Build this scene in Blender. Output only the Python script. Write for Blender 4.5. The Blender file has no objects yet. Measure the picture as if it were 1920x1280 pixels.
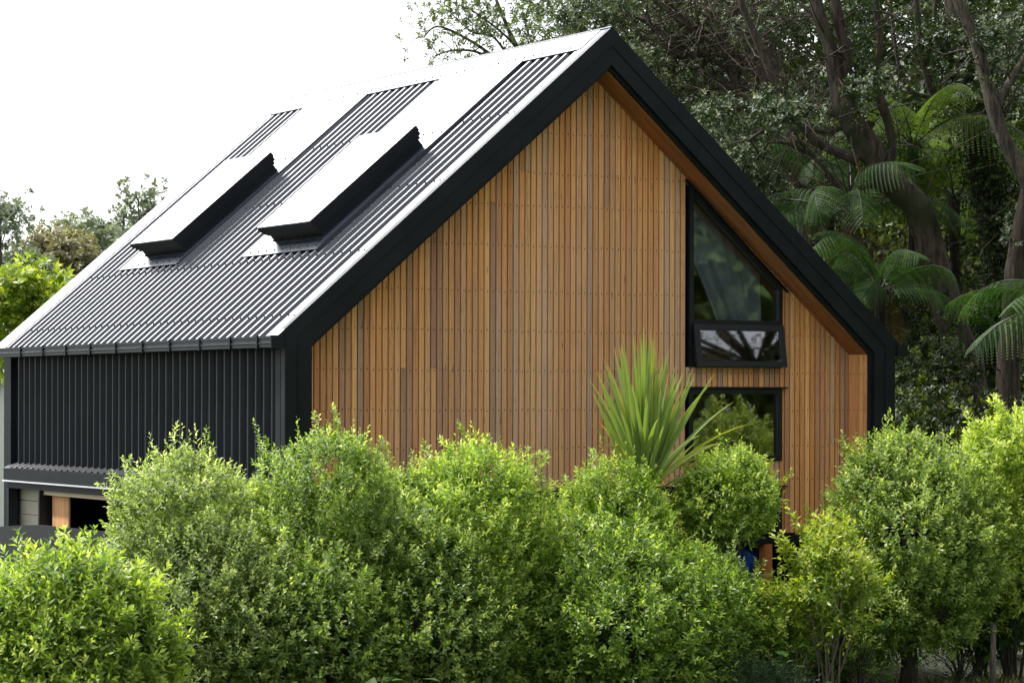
import bpy, math, random
import numpy as np
from mathutils import Vector, Matrix
random.seed(7); RNG = np.random.default_rng(11)
SC = bpy.context.scene; COL = SC.collection
# ------------------------------------------------------------------ camera constants
CF, YAW, CX, CY, V0, ROLL, TILT, CH = 4979.348, .5342, -10.7514, -22.3174, 775.78, -.0023, -.0052, 2.8
_R = Vector((math.cos(YAW), -math.sin(YAW), 0)); _F0 = Vector((math.sin(YAW), math.cos(YAW), 0)); _Z = Vector((0, 0, 1))
_U = _Z*math.cos(TILT) - _F0*math.sin(TILT); _F = _F0*math.cos(TILT) + _Z*math.sin(TILT)
CR = _R*math.cos(ROLL) - _U*math.sin(ROLL); CU = _R*math.sin(ROLL) + _U*math.cos(ROLL)
CAMP = Vector((CX, CY, CH))
def at(u, v, dep):                      # a point of the place seen at photo pixel u,v (1920 wide), dep metres away
    return CAMP + (_F + CR*((u-960)/CF) - CU*((v-V0)/CF))*dep
def ppm(dep): return CF/dep
cam = bpy.data.cameras.new('camera'); co = bpy.data.objects.new('camera', cam); COL.objects.link(co)
cam.sensor_width = 36; cam.lens = CF/1920*36; cam.shift_y = (V0-640)/1920; cam.clip_start = .5; cam.clip_end = 2000
co.matrix_world = Matrix(((CR.x, CU.x, -_F.x, CX), (CR.y, CU.y, -_F.y, CY), (CR.z, CU.z, -_F.z, CH), (0, 0, 0, 1)))
SC.camera = co
# ------------------------------------------------------------------ terrain
def sst(a, b, x):
    t = min(max((x-a)/(b-a), 0), 1); return t*t*(3-2*t)
def hz(x, y):
    d = (x-9)*.8 + (y-2)*.6
    h = (7.0*sst(2, 40, d) + 20*sst(40, 160, d))*sst(3, 14, x-.55*y)
    return h
# ------------------------------------------------------------------ material helpers
def newmat(name):
    m = bpy.data.materials.new(name); m.use_nodes = True
    nt = m.node_tree; nt.nodes.clear()
    out = nt.nodes.new('ShaderNodeOutputMaterial')
    return m, nt, out
def N(nt, typ, **kw):
    n = nt.nodes.new(typ)
    for k, v in kw.items(): setattr(n, k, v)
    return n
def L(nt, a, b): nt.links.new(a, b)
def ramp(nt, stops, fac):
    r = N(nt, 'ShaderNodeValToRGB'); e = r.color_ramp.elements
    while len(e) < len(stops): e.new(.5)
    for i, (p, c) in enumerate(stops):
        e[i].position = p; e[i].color = (*c, 1)
    L(nt, fac, r.inputs[0]); return r.outputs[0]
def noise(nt, scale, detail=4, vec=None, sc=(1, 1, 1), rough=.55):
    n = N(nt, 'ShaderNodeTexNoise'); n.inputs['Scale'].default_value = scale; n.inputs['Detail'].default_value = detail
    n.inputs['Roughness'].default_value = rough
    if vec is None: vec = N(nt, 'ShaderNodeTexCoord').outputs['Object']
    mp = N(nt, 'ShaderNodeMapping'); mp.inputs['Scale'].default_value = sc
    L(nt, vec, mp.inputs[0]); L(nt, mp.outputs[0], n.inputs['Vector']); return n.outputs['Fac']
def bump(nt, h, strength, dist):
    b = N(nt, 'ShaderNodeBump'); b.inputs['Strength'].default_value = strength; b.inputs['Distance'].default_value = dist
    L(nt, h, b.inputs['Height']); return b.outputs[0]
def mixc(nt, fac, a, b, mode='MIX'):
    m = N(nt, 'ShaderNodeMix', data_type='RGBA', blend_type=mode)
    for s, v in ((m.inputs[0], fac), (m.inputs[6], a), (m.inputs[7], b)):
        if hasattr(v, 'links'): L(nt, v, s)
        elif isinstance(v, tuple): s.default_value = (*v, 1)
        else: s.default_value = v
    return m.outputs[2]
def simple(name, col, rough=.6, metal=0., var=.15, scale=8, bumpv=0., spec=.5, sc=(1, 1, 1)):
    m, nt, out = newmat(name); p = N(nt, 'ShaderNodeBsdfPrincipled')
    nf = noise(nt, scale, 5, sc=sc)
    c = ramp(nt, [(.3, tuple(x*(1-var) for x in col)), (.7, tuple(min(1, x*(1+var)) for x in col))], nf)
    L(nt, c, p.inputs['Base Color']); p.inputs['Roughness'].default_value = rough; p.inputs['Metallic'].default_value = metal
    p.inputs['Specular IOR Level'].default_value = spec
    if bumpv: L(nt, bump(nt, nf, bumpv, .01), p.inputs['Normal'])
    L(nt, p.outputs[0], out.inputs[0]); return m
def leafmat(name, c0, c1, c2, rough=.38, trans=.5, spec=.5, tcol=None):
    m, nt, out = newmat(name)
    a = N(nt, 'ShaderNodeAttribute', attribute_name='tint')
    c = ramp(nt, [(0, c0), (.5, c1), (1, c2)], a.outputs['Fac'])
    p = N(nt, 'ShaderNodeBsdfPrincipled'); L(nt, c, p.inputs['Base Color'])
    p.inputs['Roughness'].default_value = rough; p.inputs['Specular IOR Level'].default_value = spec
    t = N(nt, 'ShaderNodeBsdfTranslucent')
    tc = mixc(nt, 1., c, tcol or (1.34, 1.44, .56), 'MULTIPLY'); L(nt, tc, t.inputs[0])
    mx = N(nt, 'ShaderNodeMixShader'); mx.inputs[0].default_value = trans
    L(nt, p.outputs[0], mx.inputs[1]); L(nt, t.outputs[0], mx.inputs[2]); L(nt, mx.outputs[0], out.inputs[0]); return m
def barkmat(name, a, b, scale=6, moss=None):
    m, nt, out = newmat(name); p = N(nt, 'ShaderNodeBsdfPrincipled')
    n1 = noise(nt, scale*1.8, 8, sc=(1, 1, .13), rough=.75); n2 = noise(nt, scale*.25, 3)
    c = ramp(nt, [(.40, a), (.50, tuple(x*.6 for x in b)), (.64, tuple(x*1.25 for x in b))], n1)
    if moss:
        f = ramp(nt, [(.5, (0, 0, 0)), (.62, (1, 1, 1))], n2); c = mixc(nt, f, c, moss)
    L(nt, c, p.inputs['Base Color']); p.inputs['Roughness'].default_value = .9
    L(nt, bump(nt, n1, 1., .06), p.inputs['Normal']); L(nt, p.outputs[0], out.inputs[0]); return m
# ------------------------------------------------------------------ materials
def metalmat(name, col, rough, mt=0., spec=.5, dust=.1, coat=0.):
    m, nt, out = newmat(name); p = N(nt, 'ShaderNodeBsdfPrincipled')
    n1 = noise(nt, 2.5, 6); n2 = noise(nt, 30, 3)
    c = ramp(nt, [(.35, col), (.75, tuple(x*(1+dust*3)+.004*dust*10 for x in col))], n1)
    L(nt, c, p.inputs['Base Color']); p.inputs['Metallic'].default_value = mt; p.inputs['Specular IOR Level'].default_value = spec
    rr = N(nt, 'ShaderNodeMapRange'); L(nt, n2, rr.inputs[0]); rr.inputs['To Min'].default_value = rough-.06; rr.inputs['To Max'].default_value = rough+.06
    L(nt, rr.outputs[0], p.inputs['Roughness']); p.inputs['Coat Weight'].default_value = coat; p.inputs['Coat Roughness'].default_value = .25
    L(nt, bump(nt, n1, .12, .01), p.inputs['Normal'])
    L(nt, p.outputs[0], out.inputs[0]); return m
M = {}
M['black'] = metalmat('black_metal', (.005, .0075, .0105), .5, spec=.2)
M['roof'] = metalmat('roof_metal', (.012, .016, .026), .24, mt=0., spec=.7, coat=.0)
M['clad'] = metalmat('cladding_metal', (.0035, .0065, .0125), .42, spec=.28)
M['trim'] = metalmat('trim_metal', (.008, .010, .015), .5, spec=.15)
M['gutter'] = metalmat('gutter_metal', (.008, .011, .017), .4, spec=.22)
M['alu'] = metalmat('window_metal', (.005, .0065, .010), .42, spec=.35)
M['screw'] = metalmat('screw_metal', (.012, .008, .006), .6, spec=.2)
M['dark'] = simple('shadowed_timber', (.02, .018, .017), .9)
M['beige'] = simple('painted_board', (.42, .40, .33), .7, var=.06)
M['pale'] = simple('pale_soffit', (.5, .42, .3), .7, var=.08)
M['mortar'] = simple('grey_screen', (.014, .016, .021), .5, var=.2, spec=.3)
M['tarp'] = simple('blue_tarp', (.015, .08, .42), .45, var=.35, scale=5, bumpv=.6)
M['post'] = simple('orange_timber', (.36, .12, .03), .7, var=.25, scale=9, sc=(1, 1, .15))
M['room'] = simple('room_lining', (.30, .2, .09), .8, var=.2, scale=3)
M['white'] = simple('white_wall', (.75, .76, .76), .7, var=.04)
M['slate'] = simple('slate_roof', (.08, .08, .09), .7)
M['deck'] = simple('deck_grey', (.045, .048, .055), .7, var=.2)
def cedar():
    m, nt, out = newmat('cedar'); p = N(nt, 'ShaderNodeBsdfPrincipled')
    a = N(nt, 'ShaderNodeAttribute', attribute_name='tint', attribute_type='GEOMETRY')
    sep = N(nt, 'ShaderNodeSeparateColor'); L(nt, a.outputs['Color'], sep.inputs[0])
    tc = N(nt, 'ShaderNodeTexCoord')
    off = N(nt, 'ShaderNodeVectorMath', operation='MULTIPLY_ADD'); L(nt, a.outputs['Color'], off.inputs[0])
    off.inputs[1].default_value = (37, 19, 53); L(nt, tc.outputs['Object'], off.inputs[2])
    base = ramp(nt, [(0, (0.364, 0.187, 0.121)), (.07, (0.496, 0.281, 0.171)), (.2, (0.596, 0.261, 0.088)), (.42, (0.749, 0.360, 0.132)), (.62, (0.661, 0.360, 0.171)),
                     (.80, (0.800, 0.438, 0.171)), (.92, (0.596, 0.375, 0.242)), (1, (0.419, 0.281, 0.209))], sep.outputs[0])
    g1 = noise(nt, 55, 6, off.outputs[0], (1, 1, .035), .65)
    w = N(nt, 'ShaderNodeTexWave', wave_type='BANDS', bands_direction='X'); mp = N(nt, 'ShaderNodeMapping')
    mp.inputs['Scale'].default_value = (1, 1, .10); L(nt, off.outputs[0], mp.inputs[0]); L(nt, mp.outputs[0], w.inputs['Vector'])
    w.inputs['Scale'].default_value = 22; w.inputs['Distortion'].default_value = 9; w.inputs['Detail'].default_value = 3; w.inputs['Detail Scale'].default_value = 2.2
    gm = N(nt, 'ShaderNodeMath', operation='MULTIPLY'); L(nt, w.outputs['Fac'], gm.inputs[0])
    gs = N(nt, 'ShaderNodeMath', operation='GREATER_THAN'); L(nt, sep.outputs[1], gs.inputs[0]); gs.inputs[1].default_value = .62
    L(nt, gs.outputs[0], gm.inputs[1])
    dk = ramp(nt, [(.3, (.72, .64, .58)), (.62, (1.08, 1.06, 1.04))], g1)
    c = mixc(nt, 1., base, dk, 'MULTIPLY')
    gm2 = N(nt, 'ShaderNodeMath', operation='MULTIPLY'); L(nt, gm.outputs[0], gm2.inputs[0]); gm2.inputs[1].default_value = .5
    c = mixc(nt, gm2.outputs[0], c, (.30, .13, .06))
    # patches of paler, greyer tone, independent of the boards
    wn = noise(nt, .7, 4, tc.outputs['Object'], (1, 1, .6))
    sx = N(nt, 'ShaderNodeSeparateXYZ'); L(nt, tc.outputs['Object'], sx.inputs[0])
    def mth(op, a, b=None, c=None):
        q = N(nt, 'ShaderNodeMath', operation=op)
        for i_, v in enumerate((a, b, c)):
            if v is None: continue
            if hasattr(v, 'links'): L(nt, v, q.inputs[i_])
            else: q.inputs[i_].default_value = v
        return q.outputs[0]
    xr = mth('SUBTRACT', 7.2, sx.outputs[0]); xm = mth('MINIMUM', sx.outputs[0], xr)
    dd = mth('SUBTRACT', mth('MULTIPLY_ADD', xm, .85, 3.3), sx.outputs[2])          # fades out near the roof line, stronger below
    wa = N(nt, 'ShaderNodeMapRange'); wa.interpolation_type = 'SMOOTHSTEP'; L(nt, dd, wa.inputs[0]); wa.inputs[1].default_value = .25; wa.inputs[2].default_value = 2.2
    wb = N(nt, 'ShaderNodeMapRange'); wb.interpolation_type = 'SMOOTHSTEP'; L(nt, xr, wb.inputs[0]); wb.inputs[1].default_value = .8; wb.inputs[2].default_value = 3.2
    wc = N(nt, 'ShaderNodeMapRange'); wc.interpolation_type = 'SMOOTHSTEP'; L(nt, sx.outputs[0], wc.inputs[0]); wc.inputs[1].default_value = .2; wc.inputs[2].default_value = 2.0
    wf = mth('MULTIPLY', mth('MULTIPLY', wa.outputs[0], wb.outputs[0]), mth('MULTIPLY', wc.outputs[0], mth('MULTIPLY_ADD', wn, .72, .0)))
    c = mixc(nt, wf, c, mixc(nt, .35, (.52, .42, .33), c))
    kn = N(nt, 'ShaderNodeTexVoronoi'); kn.inputs['Scale'].default_value = 1; mk = N(nt, 'ShaderNodeMapping'); mk.inputs['Scale'].default_value = (11, 11, 1.7)
    L(nt, off.outputs[0], mk.inputs[0]); L(nt, mk.outputs[0], kn.inputs['Vector'])
    kf = ramp(nt, [(.03, (.8, .8, .8)), (.09, (0, 0, 0))], kn.outputs['Distance'])
    c = mixc(nt, kf, c, (.14, .06, .03))
    L(nt, c, p.inputs['Base Color']); p.inputs['Roughness'].default_value = .72; p.inputs['Specular IOR Level'].default_value = .3
    L(nt, bump(nt, g1, .35, .004), p.inputs['Normal'])
    L(nt, p.outputs[0], out.inputs[0]); return m
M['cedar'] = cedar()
def glassmat(name, refl=1.0, tint=(.82, .86, .86)):
    m, nt, out = newmat(name)
    g = N(nt, 'ShaderNodeBsdfGlossy'); g.inputs['Roughness'].default_value = .02; g.inputs[0].default_value = (.9, .93, 1, 1)
    t = N(nt, 'ShaderNodeBsdfTransparent'); t.inputs[0].default_value = (*tint, 1)
    f = N(nt, 'ShaderNodeFresnel'); f.inputs[0].default_value = 1.52
    k = N(nt, 'ShaderNodeMath', operation='MULTIPLY_ADD'); L(nt, f.outputs[0], k.inputs[0]); k.inputs[1].default_value = 1.35*refl; k.inputs[2].default_value = .01
    nb = noise(nt, 1.2, 1); L(nt, bump(nt, nb, .06, .02), g.inputs['Normal'])
    mx = N(nt, 'ShaderNodeMixShader'); L(nt, k.outputs[0], mx.inputs[0]); L(nt, t.outputs[0], mx.inputs[1]); L(nt, g.outputs[0], mx.inputs[2])
    L(nt, mx.outputs[0], out.inputs[0]); return m
M['glass'] = glassmat('window_glass')
def skyglass():
    m, nt, out = newmat('skylight_glass'); p = N(nt, 'ShaderNodeBsdfPrincipled')
    n1 = noise(nt, 3, 3)
    L(nt, ramp(nt, [(.3, (.30, .32, .34)), (.7, (.36, .38, .40))], n1), p.inputs['Base Color'])
    p.inputs['Roughness'].default_value = .08; p.inputs['IOR'].default_value = 1.6; p.inputs['Coat Weight'].default_value = 1
    L(nt, p.outputs[0], out.inputs[0]); return m
M['skyglass'] = skyglass()
def curtain():
    m, nt, out = newmat('curtain_cloth'); d = N(nt, 'ShaderNodeBsdfDiffuse'); t = N(nt, 'ShaderNodeBsdfTranslucent')
    c = ramp(nt, [(.3, (.46, .45, .58)), (.7, (.62, .61, .74))], noise(nt, 5, 3))
    L(nt, c, d.inputs[0]); L(nt, c, t.inputs[0]); mx = N(nt, 'ShaderNodeMixShader'); mx.inputs[0].default_value = .3
    L(nt, d.outputs[0], mx.inputs[1]); L(nt, t.outputs[0], mx.inputs[2]); L(nt, mx.outputs[0], out.inputs[0]); return m
M['curtain'] = curtain()
def groundmat():
    m, nt, out = newmat('ground_earth'); p = N(nt, 'ShaderNodeBsdfPrincipled')
    n1 = noise(nt, .25, 5); n2 = noise(nt, 14, 8); 
    a = ramp(nt, [(.3, (.035, .022, .014)), (.55, (.10, .062, .04)), (.75, (.17, .11, .075))], n2)
    g = ramp(nt, [(.3, (.02, .04, .01)), (.7, (.06, .10, .025))], n2)
    f = ramp(nt, [(.34, (0, 0, 0)), (.48, (1, 1, 1))], n1)
    L(nt, mixc(nt, f, a, g), p.inputs['Base Color']); p.inputs['Roughness'].default_value = .95
    L(nt, bump(nt, n2, .8, .04), p.inputs['Normal']); L(nt, p.outputs[0], out.inputs[0]); return m
M['ground'] = groundmat()
# leaves: c0 old / dark, c1 mid, c2 young
M['leaf_dark'] = leafmat('leaf_small_dark', (.048, .095, .020), (.19, .285, .06), (.56, .63, .21))
M['leaf_grey'] = leafmat('leaf_small_grey', (.065, .105, .034), (.25, .33, .11), (.62, .67, .30))
M['leaf_bright'] = leafmat('leaf_small_bright', (.045, .095, .014), (.22, .34, .055), (.62, .69, .18))
M['leaf_lime'] = leafmat('leaf_large_lime', (.038, .085, .013), (.19, .29, .045), (.52, .59, .14))
M['leaf_yellow'] = leafmat('leaf_yellow', (.06, .10, .014), (.20, .29, .04), (.52, .54, .08))
M['leaf_broad'] = leafmat('leaf_broad', (.02, .055, .014), (.045, .11, .025), (.09, .18, .04), rough=.5, spec=.2)
M['leaf_pohu'] = leafmat('leaf_leathery', (.012, .024, .011), (.042, .068, .028), (.23, .26, .16), rough=.42, trans=.12, spec=.2)
M['leaf_olive'] = leafmat('leaf_olive', (.12, .115, .075), (.22, .205, .13), (.30, .27, .17), trans=.25)  # rusty olive, muted and lightened to stand for distance haze
M['leaf_hazy'] = leafmat('leaf_hazed_green', (.12, .145, .11), (.21, .25, .185), (.34, .38, .26), trans=.2)  # grey green, with distance haze lightened into the colour
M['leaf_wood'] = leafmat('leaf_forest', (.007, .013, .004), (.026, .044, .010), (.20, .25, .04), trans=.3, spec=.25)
M['leaf_ivy'] = leafmat('leaf_ivy', (.005, .014, .003), (.016, .038, .006), (.08, .13, .02), rough=.4, trans=.2)
M['frond'] = leafmat('fern_frond', (.005, .020, .005), (.014, .046, .010), (.10, .17, .025), rough=.5, trans=.35, spec=.15)
M['sword'] = leafmat('sword_leaf', (.12, .21, .055), (.33, .43, .14), (.60, .42, .06), rough=.33, trans=.4, tcol=(1.3, 1.35, .5))
M['stem'] = barkmat('stem_bark', (.035, .03, .022), (.11, .095, .075), 20)
M['stempale'] = barkmat('stem_pale', (.16, .13, .11), (.34, .29, .25), 20)
M['bark'] = barkmat('trunk_bark', (.012, .009, .006), (.085, .061, .045), 7, moss=(.034, .040, .014))
M['barkg'] = barkmat('trunk_bark_grey', (.022, .017, .012), (.125, .10, .075), 8)
M['ferntrunk'] = barkmat('fern_trunk', (.004, .003, .002), (.028, .018, .011), 14)
M['rachis'] = simple('fern_stalk', (.022, .016, .005), .6)
M['litter'] = leafmat('leaf_litter', (.05, .028, .018), (.16, .09, .06), (.34, .22, .16), trans=.05, rough=.8, tcol=(1, 1, 1))
# ------------------------------------------------------------------ mesh helpers
class MB:
    def __init__(s): s.v = []; s.f = []; s.m = []; s.t = []
    def add(s, vs, fs, mi=0, tint=(0, 0, 0)):
        o = len(s.v); s.v += [tuple(p) for p in vs]; s.t += [tint]*len(vs)
        for f in fs: s.f.append([o+i for i in f]); s.m.append(mi)
    def box(s, a, b, mi=0, tint=(0, 0, 0)):
        x0, y0, z0 = a; x1, y1, z1 = b
        s.hexa([(x0, y0, z0), (x1, y0, z0), (x1, y1, z0), (x0, y1, z0)], [(x0, y0, z1), (x1, y0, z1), (x1, y1, z1), (x0, y1, z1)], mi, tint)
    def hexa(s, lo, hi, mi=0, tint=(0, 0, 0)):
        s.add(list(lo)+list(hi), [(0, 3, 2, 1), (4, 5, 6, 7), (0, 1, 5, 4), (1, 2, 6, 5), (2, 3, 7, 6), (3, 0, 4, 7)], mi, tint)
    def prism(s, poly, off, mi=0, tint=(0, 0, 0)):     # polygon + offset vector
        n = len(poly); p2 = [tuple(a+b for a, b in zip(p, off)) for p in poly]
        s.add(list(poly)+p2, [tuple(range(n))[::-1], tuple(range(n, 2*n))] + [(i, (i+1) % n, n+(i+1) % n, n+i) for i in range(n)], mi, tint)
    def tube(s, pts, rad, n=7, mi=0, cap=True):
        pts = [Vector(p) for p in pts]; k = len(pts); prev = None; rings = []
        for i, p in enumerate(pts):
            d = (pts[min(i+1, k-1)]-pts[max(i-1, 0)]).normalized()
            if prev is None: a = d.orthogonal().normalized()
            else:
                a = (prev - d*prev.dot(d))
                a = a.normalized() if a.length > 1e-6 else d.orthogonal().normalized()
            prev = a; b = d.cross(a); r = rad[i] if hasattr(rad, '__len__') else rad
            rings.append([p + (a*math.cos(2*math.pi*j/n) + b*math.sin(2*math.pi*j/n))*r for j in range(n)])
        vs = [q for r in rings for q in r]
        fs = [(i*n+j, i*n+(j+1) % n, (i+1)*n+(j+1) % n, (i+1)*n+j) for i in range(k-1) for j in range(n)]
        if cap: fs += [tuple(range(n))[::-1], tuple(range((k-1)*n, k*n))]
        s.add(vs, fs, mi)
    def build(s, name, mats, parent=None, smooth=False):
        me = bpy.data.meshes.new(name); me.from_pydata(s.v, [], s.f)
        for m in (mats if isinstance(mats, (list, tuple)) else [mats]): me.materials.append(m)
        me.polygons.foreach_set('material_index', s.m)
        if smooth: me.polygons.foreach_set('use_smooth', [True]*len(s.f))
        if any(t != (0, 0, 0) for t in s.t):
            at_ = me.attributes.new('tint', 'FLOAT_COLOR', 'POINT')
            at_.data.foreach_set('color', np.array([(*t, 1) for t in s.t], np.float32).ravel())
        me.validate(); me.update()
        return link(name, me, parent)
def link(name, me, parent=None):
    o = bpy.data.objects.new(name, me); COL.objects.link(o)
    if parent is not None:
        o.parent = parent
        if parent.type == 'EMPTY': o.location = -Vector(parent.location)   # geometry is in world coordinates
    return o
def tag(o, label, cat=None, group=None, kind=None):
    if label: o['label'] = label
    if cat: o['category'] = cat
    if group: o['group'] = group
    if kind: o['kind'] = kind
    return o
def thing(name, loc, label, cat, group=None):
    e = bpy.data.objects.new(name, None); COL.objects.link(e); e.location = loc; e.empty_display_size = .2
    return tag(e, label, cat, group)
def nrm(a): return a/np.maximum(np.linalg.norm(a, axis=-1, keepdims=True), 1e-9)
def leafmesh(name, B, D, S, Ln, Wd, T, mat, parent=None, droop=.18, fold=.12, flat=False):
    """B base, D direction, S side (unit), per-leaf arrays"""
    n = len(B); D = nrm(D); S = nrm(S - D*(S*D).sum(1, keepdims=True)); Nn = nrm(np.cross(D, S))
    Nn = np.where(Nn[:, 2:3] < 0, -Nn, Nn)
    Lc = Ln[:, None]; Wc = Wd[:, None]
    tip = B + D*Lc - Nn*Lc*droop
    l = B + D*Lc*.45 + S*Wc*.5 + Nn*Wc*fold; r = B + D*Lc*.45 - S*Wc*.5 + Nn*Wc*fold
    if flat:
        V = np.stack([B, l, tip, r], 1).reshape(-1, 3); base = np.arange(n)[:, None]*4
        F = (base + np.array([[0, 1, 2, 3]])).reshape(-1); per = 4; nf = n; lv = 4
    else:
        mid = B + D*Lc*.5 - Nn*Wc*fold*.6
        V = np.stack([B, l, mid, r, tip], 1).reshape(-1, 3); base = np.arange(n)[:, None]*5
        F = (base + np.array([[0, 1, 2, 0, 2, 3, 1, 4, 2, 2, 4, 3]])).reshape(-1); per = 5; nf = n*4; lv = 3
    me = bpy.data.meshes.new(name)
    me.vertices.add(len(V)); me.vertices.foreach_set('co', V.astype(np.float32).ravel())
    me.loops.add(len(F)); me.loops.foreach_set('vertex_index', F.astype(np.int32))
    me.polygons.add(nf); me.polygons.foreach_set('loop_start', (np.arange(nf)*lv).astype(np.int32))
    me.materials.append(mat)
    a = me.attributes.new('tint', 'FLOAT', 'POINT'); a.data.foreach_set('value', np.repeat(np.clip(T, 0, 1), per).astype(np.float32))
    me.update(calc_edges=True)
    return link(name, me, parent)
def shoots(P, D, n, slen, ll, lw, rng, t0=.3, tip=.35, spread=(80, 25), shoot_var=.18):
    """leaf arrays for shoots at P along D with n leaves each"""
    k = len(P); D = nrm(D); i = (np.arange(n)+.5)/n
    a = nrm(np.cross(D, np.array([.3, .2, .93]) + rng.normal(0, .2, (k, 3)))); b = np.cross(D, a)
    az = (np.arange(n)*2.4)[None, :] + rng.uniform(0, 6.28, (k, 1)) + rng.normal(0, .25, (k, n))
    ph = np.radians(spread[0] + (spread[1]-spread[0])*i)[None, :] + rng.normal(0, .18, (k, n))
    sl = slen*rng.uniform(.7, 1.3, (k, 1)) if np.isscalar(slen) else slen[:, None]
    rad = a[:, None]*np.cos(az)[..., None] + b[:, None]*np.sin(az)[..., None]
    base = P[:, None] + D[:, None]*(sl*i)[..., None]
    d = D[:, None]*np.cos(ph)[..., None] + rad*np.sin(ph)[..., None]
    side = np.cross(d, np.broadcast_to(D[:, None], d.shape)) + rng.normal(0, .25, d.shape)
    size = (1 - .35*np.abs(i-.45)*2)[None, :]*rng.uniform(.75, 1.2, (k, n))
    T = t0 + tip*(i**2)[None, :] + rng.normal(0, shoot_var, (k, 1)) + rng.normal(0, .10, (k, n))
    R = lambda x: x.reshape(-1, 3)
    return R(base), R(d), R(side), (ll*size).ravel(), (lw*size).ravel(), T.ravel()
def cat(parts): return [np.concatenate([p[i] for p in parts]) for i in range(6)]
def lobe_points(lobes, dens, rng, thick=.35, ysel=True):
    P = []; Nn = []
    L_ = np.array([l[:3] for l in lobes]); Rr = np.array([l[3] for l in lobes])
    for c, r in zip(L_, Rr):
        n = max(4, int(dens*4*math.pi*r*r)); d = nrm(rng.normal(0, 1, (n, 3)))
        rr = r*(1 - thick*rng.random(n)**1.6)[:, None]*rng.uniform(.9, 1.12, (n, 1))
        p = c + d*rr
        ds = np.linalg.norm(p[:, None]-L_[None], axis=2)/Rr[None]
        keep = (ds < .62).sum(1) == 0
        P.append(p[keep]); Nn.append(d[keep])
    return np.concatenate(P), np.concatenate(Nn)
# ------------------------------------------------------------------ HOUSE
W, LEN, ZE, SL = 7.2, 7.7, 3.459, .85
nR = Vector((-SL, 0, 1)).normalized()
def rf(x, y, h=0.):                      # left roof plane
    return (x + nR.x*h, y, ZE + SL*x + nR.z*h)
def rr_(x, y, h=0.):                     # right roof plane, mirrored
    p = rf(x, y, h); return (W-p[0], p[1], p[2])
YW = .40; ZBL, ZBR = 1.915, 1.405
house = thing('gabled_house', (3.6, 3.7, 0), 'black metal clad gabled house with cedar board front and two roof skylights', 'house')
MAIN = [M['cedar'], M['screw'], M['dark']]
def zroof_in(x, d=.27):                  # underside of the barge at the front
    xx = min(x, W-x); return ZE + SL*xx - .374*d/.27
holes = [(4.80, 6.0, lambda x: 3.145, lambda x: 5.03-.867*(x-4.80)), (4.80, 6.0, lambda x: 2.165, lambda x: 2.93), (4.80, 6.0, lambda x: 1.3, lambda x: 1.893)]
def board(mb, x0, x1, f0, f1, y0=YW, y1=YW+.02, tint=None):
    tint = tint or (random.random(), random.random(), random.random())
    c = .0022
    lo = [(x0, y0+c, f0(x0)), (x0+c, y0, f0(x0)), (x1-c, y0, f0(x1)), (x1, y0+c, f0(x1)), (x1, y1, f0(x1)), (x0, y1, f0(x0))]
    hi = [(x0, y0+c, f1(x0)), (x0+c, y0, f1(x0)), (x1-c, y0, f1(x1)), (x1, y0+c, f1(x1)), (x1, y1, f1(x1)), (x0, y1, f1(x0))]
    mb.add(lo+hi, [(0, 1, 2, 3, 4, 5)[::-1], (6, 7, 8, 9, 10, 11)] + [(i, (i+1) % 6, 6+(i+1) % 6, 6+i) for i in range(6)][:5], 0, tint)
ROWS = [1.50, 1.97, 2.32, 2.70, 3.09, 3.485, 3.88, 4.335, 4.74, 5.065, 5.47, 5.87]
cw = MB(); pitch = .0668; x = .30; gap = .0122
zc = ROWS
prevz = None
while x < 6.92:
    x0, x1 = x, min(x+pitch-gap, 6.925); xm = (x0+x1)/2
    zb = ZBL if xm < 4.80 else ZBR
    top = lambda q: zroof_in(q, .30)
    segs = [(lambda q, b=zb: b, top)]
    for (h0, h1, a, b) in holes:
        if h0-.004 < xm < h1+.004:
            ns = []
            for s0, s1 in segs:
                if b(xm) <= s0(xm) or a(xm) >= s1(xm): ns.append((s0, s1)); continue
                if a(xm) > s0(xm)+.02: ns.append((s0, a))
                if b(xm) < s1(xm)-.02: ns.append((b, s1))
            segs = ns
    for s0, s1 in segs:
        cuts = [z+.02 for z in ROWS if s0(xm)+.35 < z < s1(xm)-.35 and random.random() < .05]
        lo = s0
        for cz in cuts:
            board(cw, x0, x1, lo, lambda q, z=cz: z-.0008); lo = lambda q, z=cz: z+.0008
        board(cw, x0, x1, lo, s1)
        for z in ROWS:
            z += random.uniform(-.009, .009)
            if s0(xm)+.03 < z < s1(xm)-.03:
                c = [(xm+.004+.0068*math.cos(a*math.pi/3), YW-.0016, z+.0068*math.sin(a*math.pi/3)) for a in range(6)]
                cw.add(c, [tuple(range(6))], 1)
    x += pitch
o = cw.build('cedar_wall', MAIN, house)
# backing behind the boards (shows as dark in the joints), with window openings
bk = MB()
def bkpoly(pts): bk.prism([(a, YW+.024, z) for a, z in pts], (0, .10, 0), 0)
bkpoly([(.28, ZBL), (4.79, ZBL), (4.79, zroof_in(4.79)-.02), (3.6, zroof_in(3.6)-.02), (.28, zroof_in(.28)-.02)])
bkpoly([(6.01, ZBR), (6.95, ZBR), (6.95, zroof_in(6.95)-.02), (6.01, zroof_in(6.01)-.02)])
bkpoly([(4.792, 5.04), (6.008, 4.0), (6.008, zroof_in(6.008)-.02), (4.792, zroof_in(4.792)-.02)])
bkpoly([(4.792, 2.94), (6.008, 2.94), (6.008, 3.14), (4.792, 3.14)])
bkpoly([(4.792, 1.90), (6.008, 1.90), (6.008, 2.16), (4.792, 2.16)])
M['gapdark'] = simple('joint_shadow_board', (.014, .006, .004), .95)
bk.build('wall_backing', M['gapdark'], house)
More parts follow.
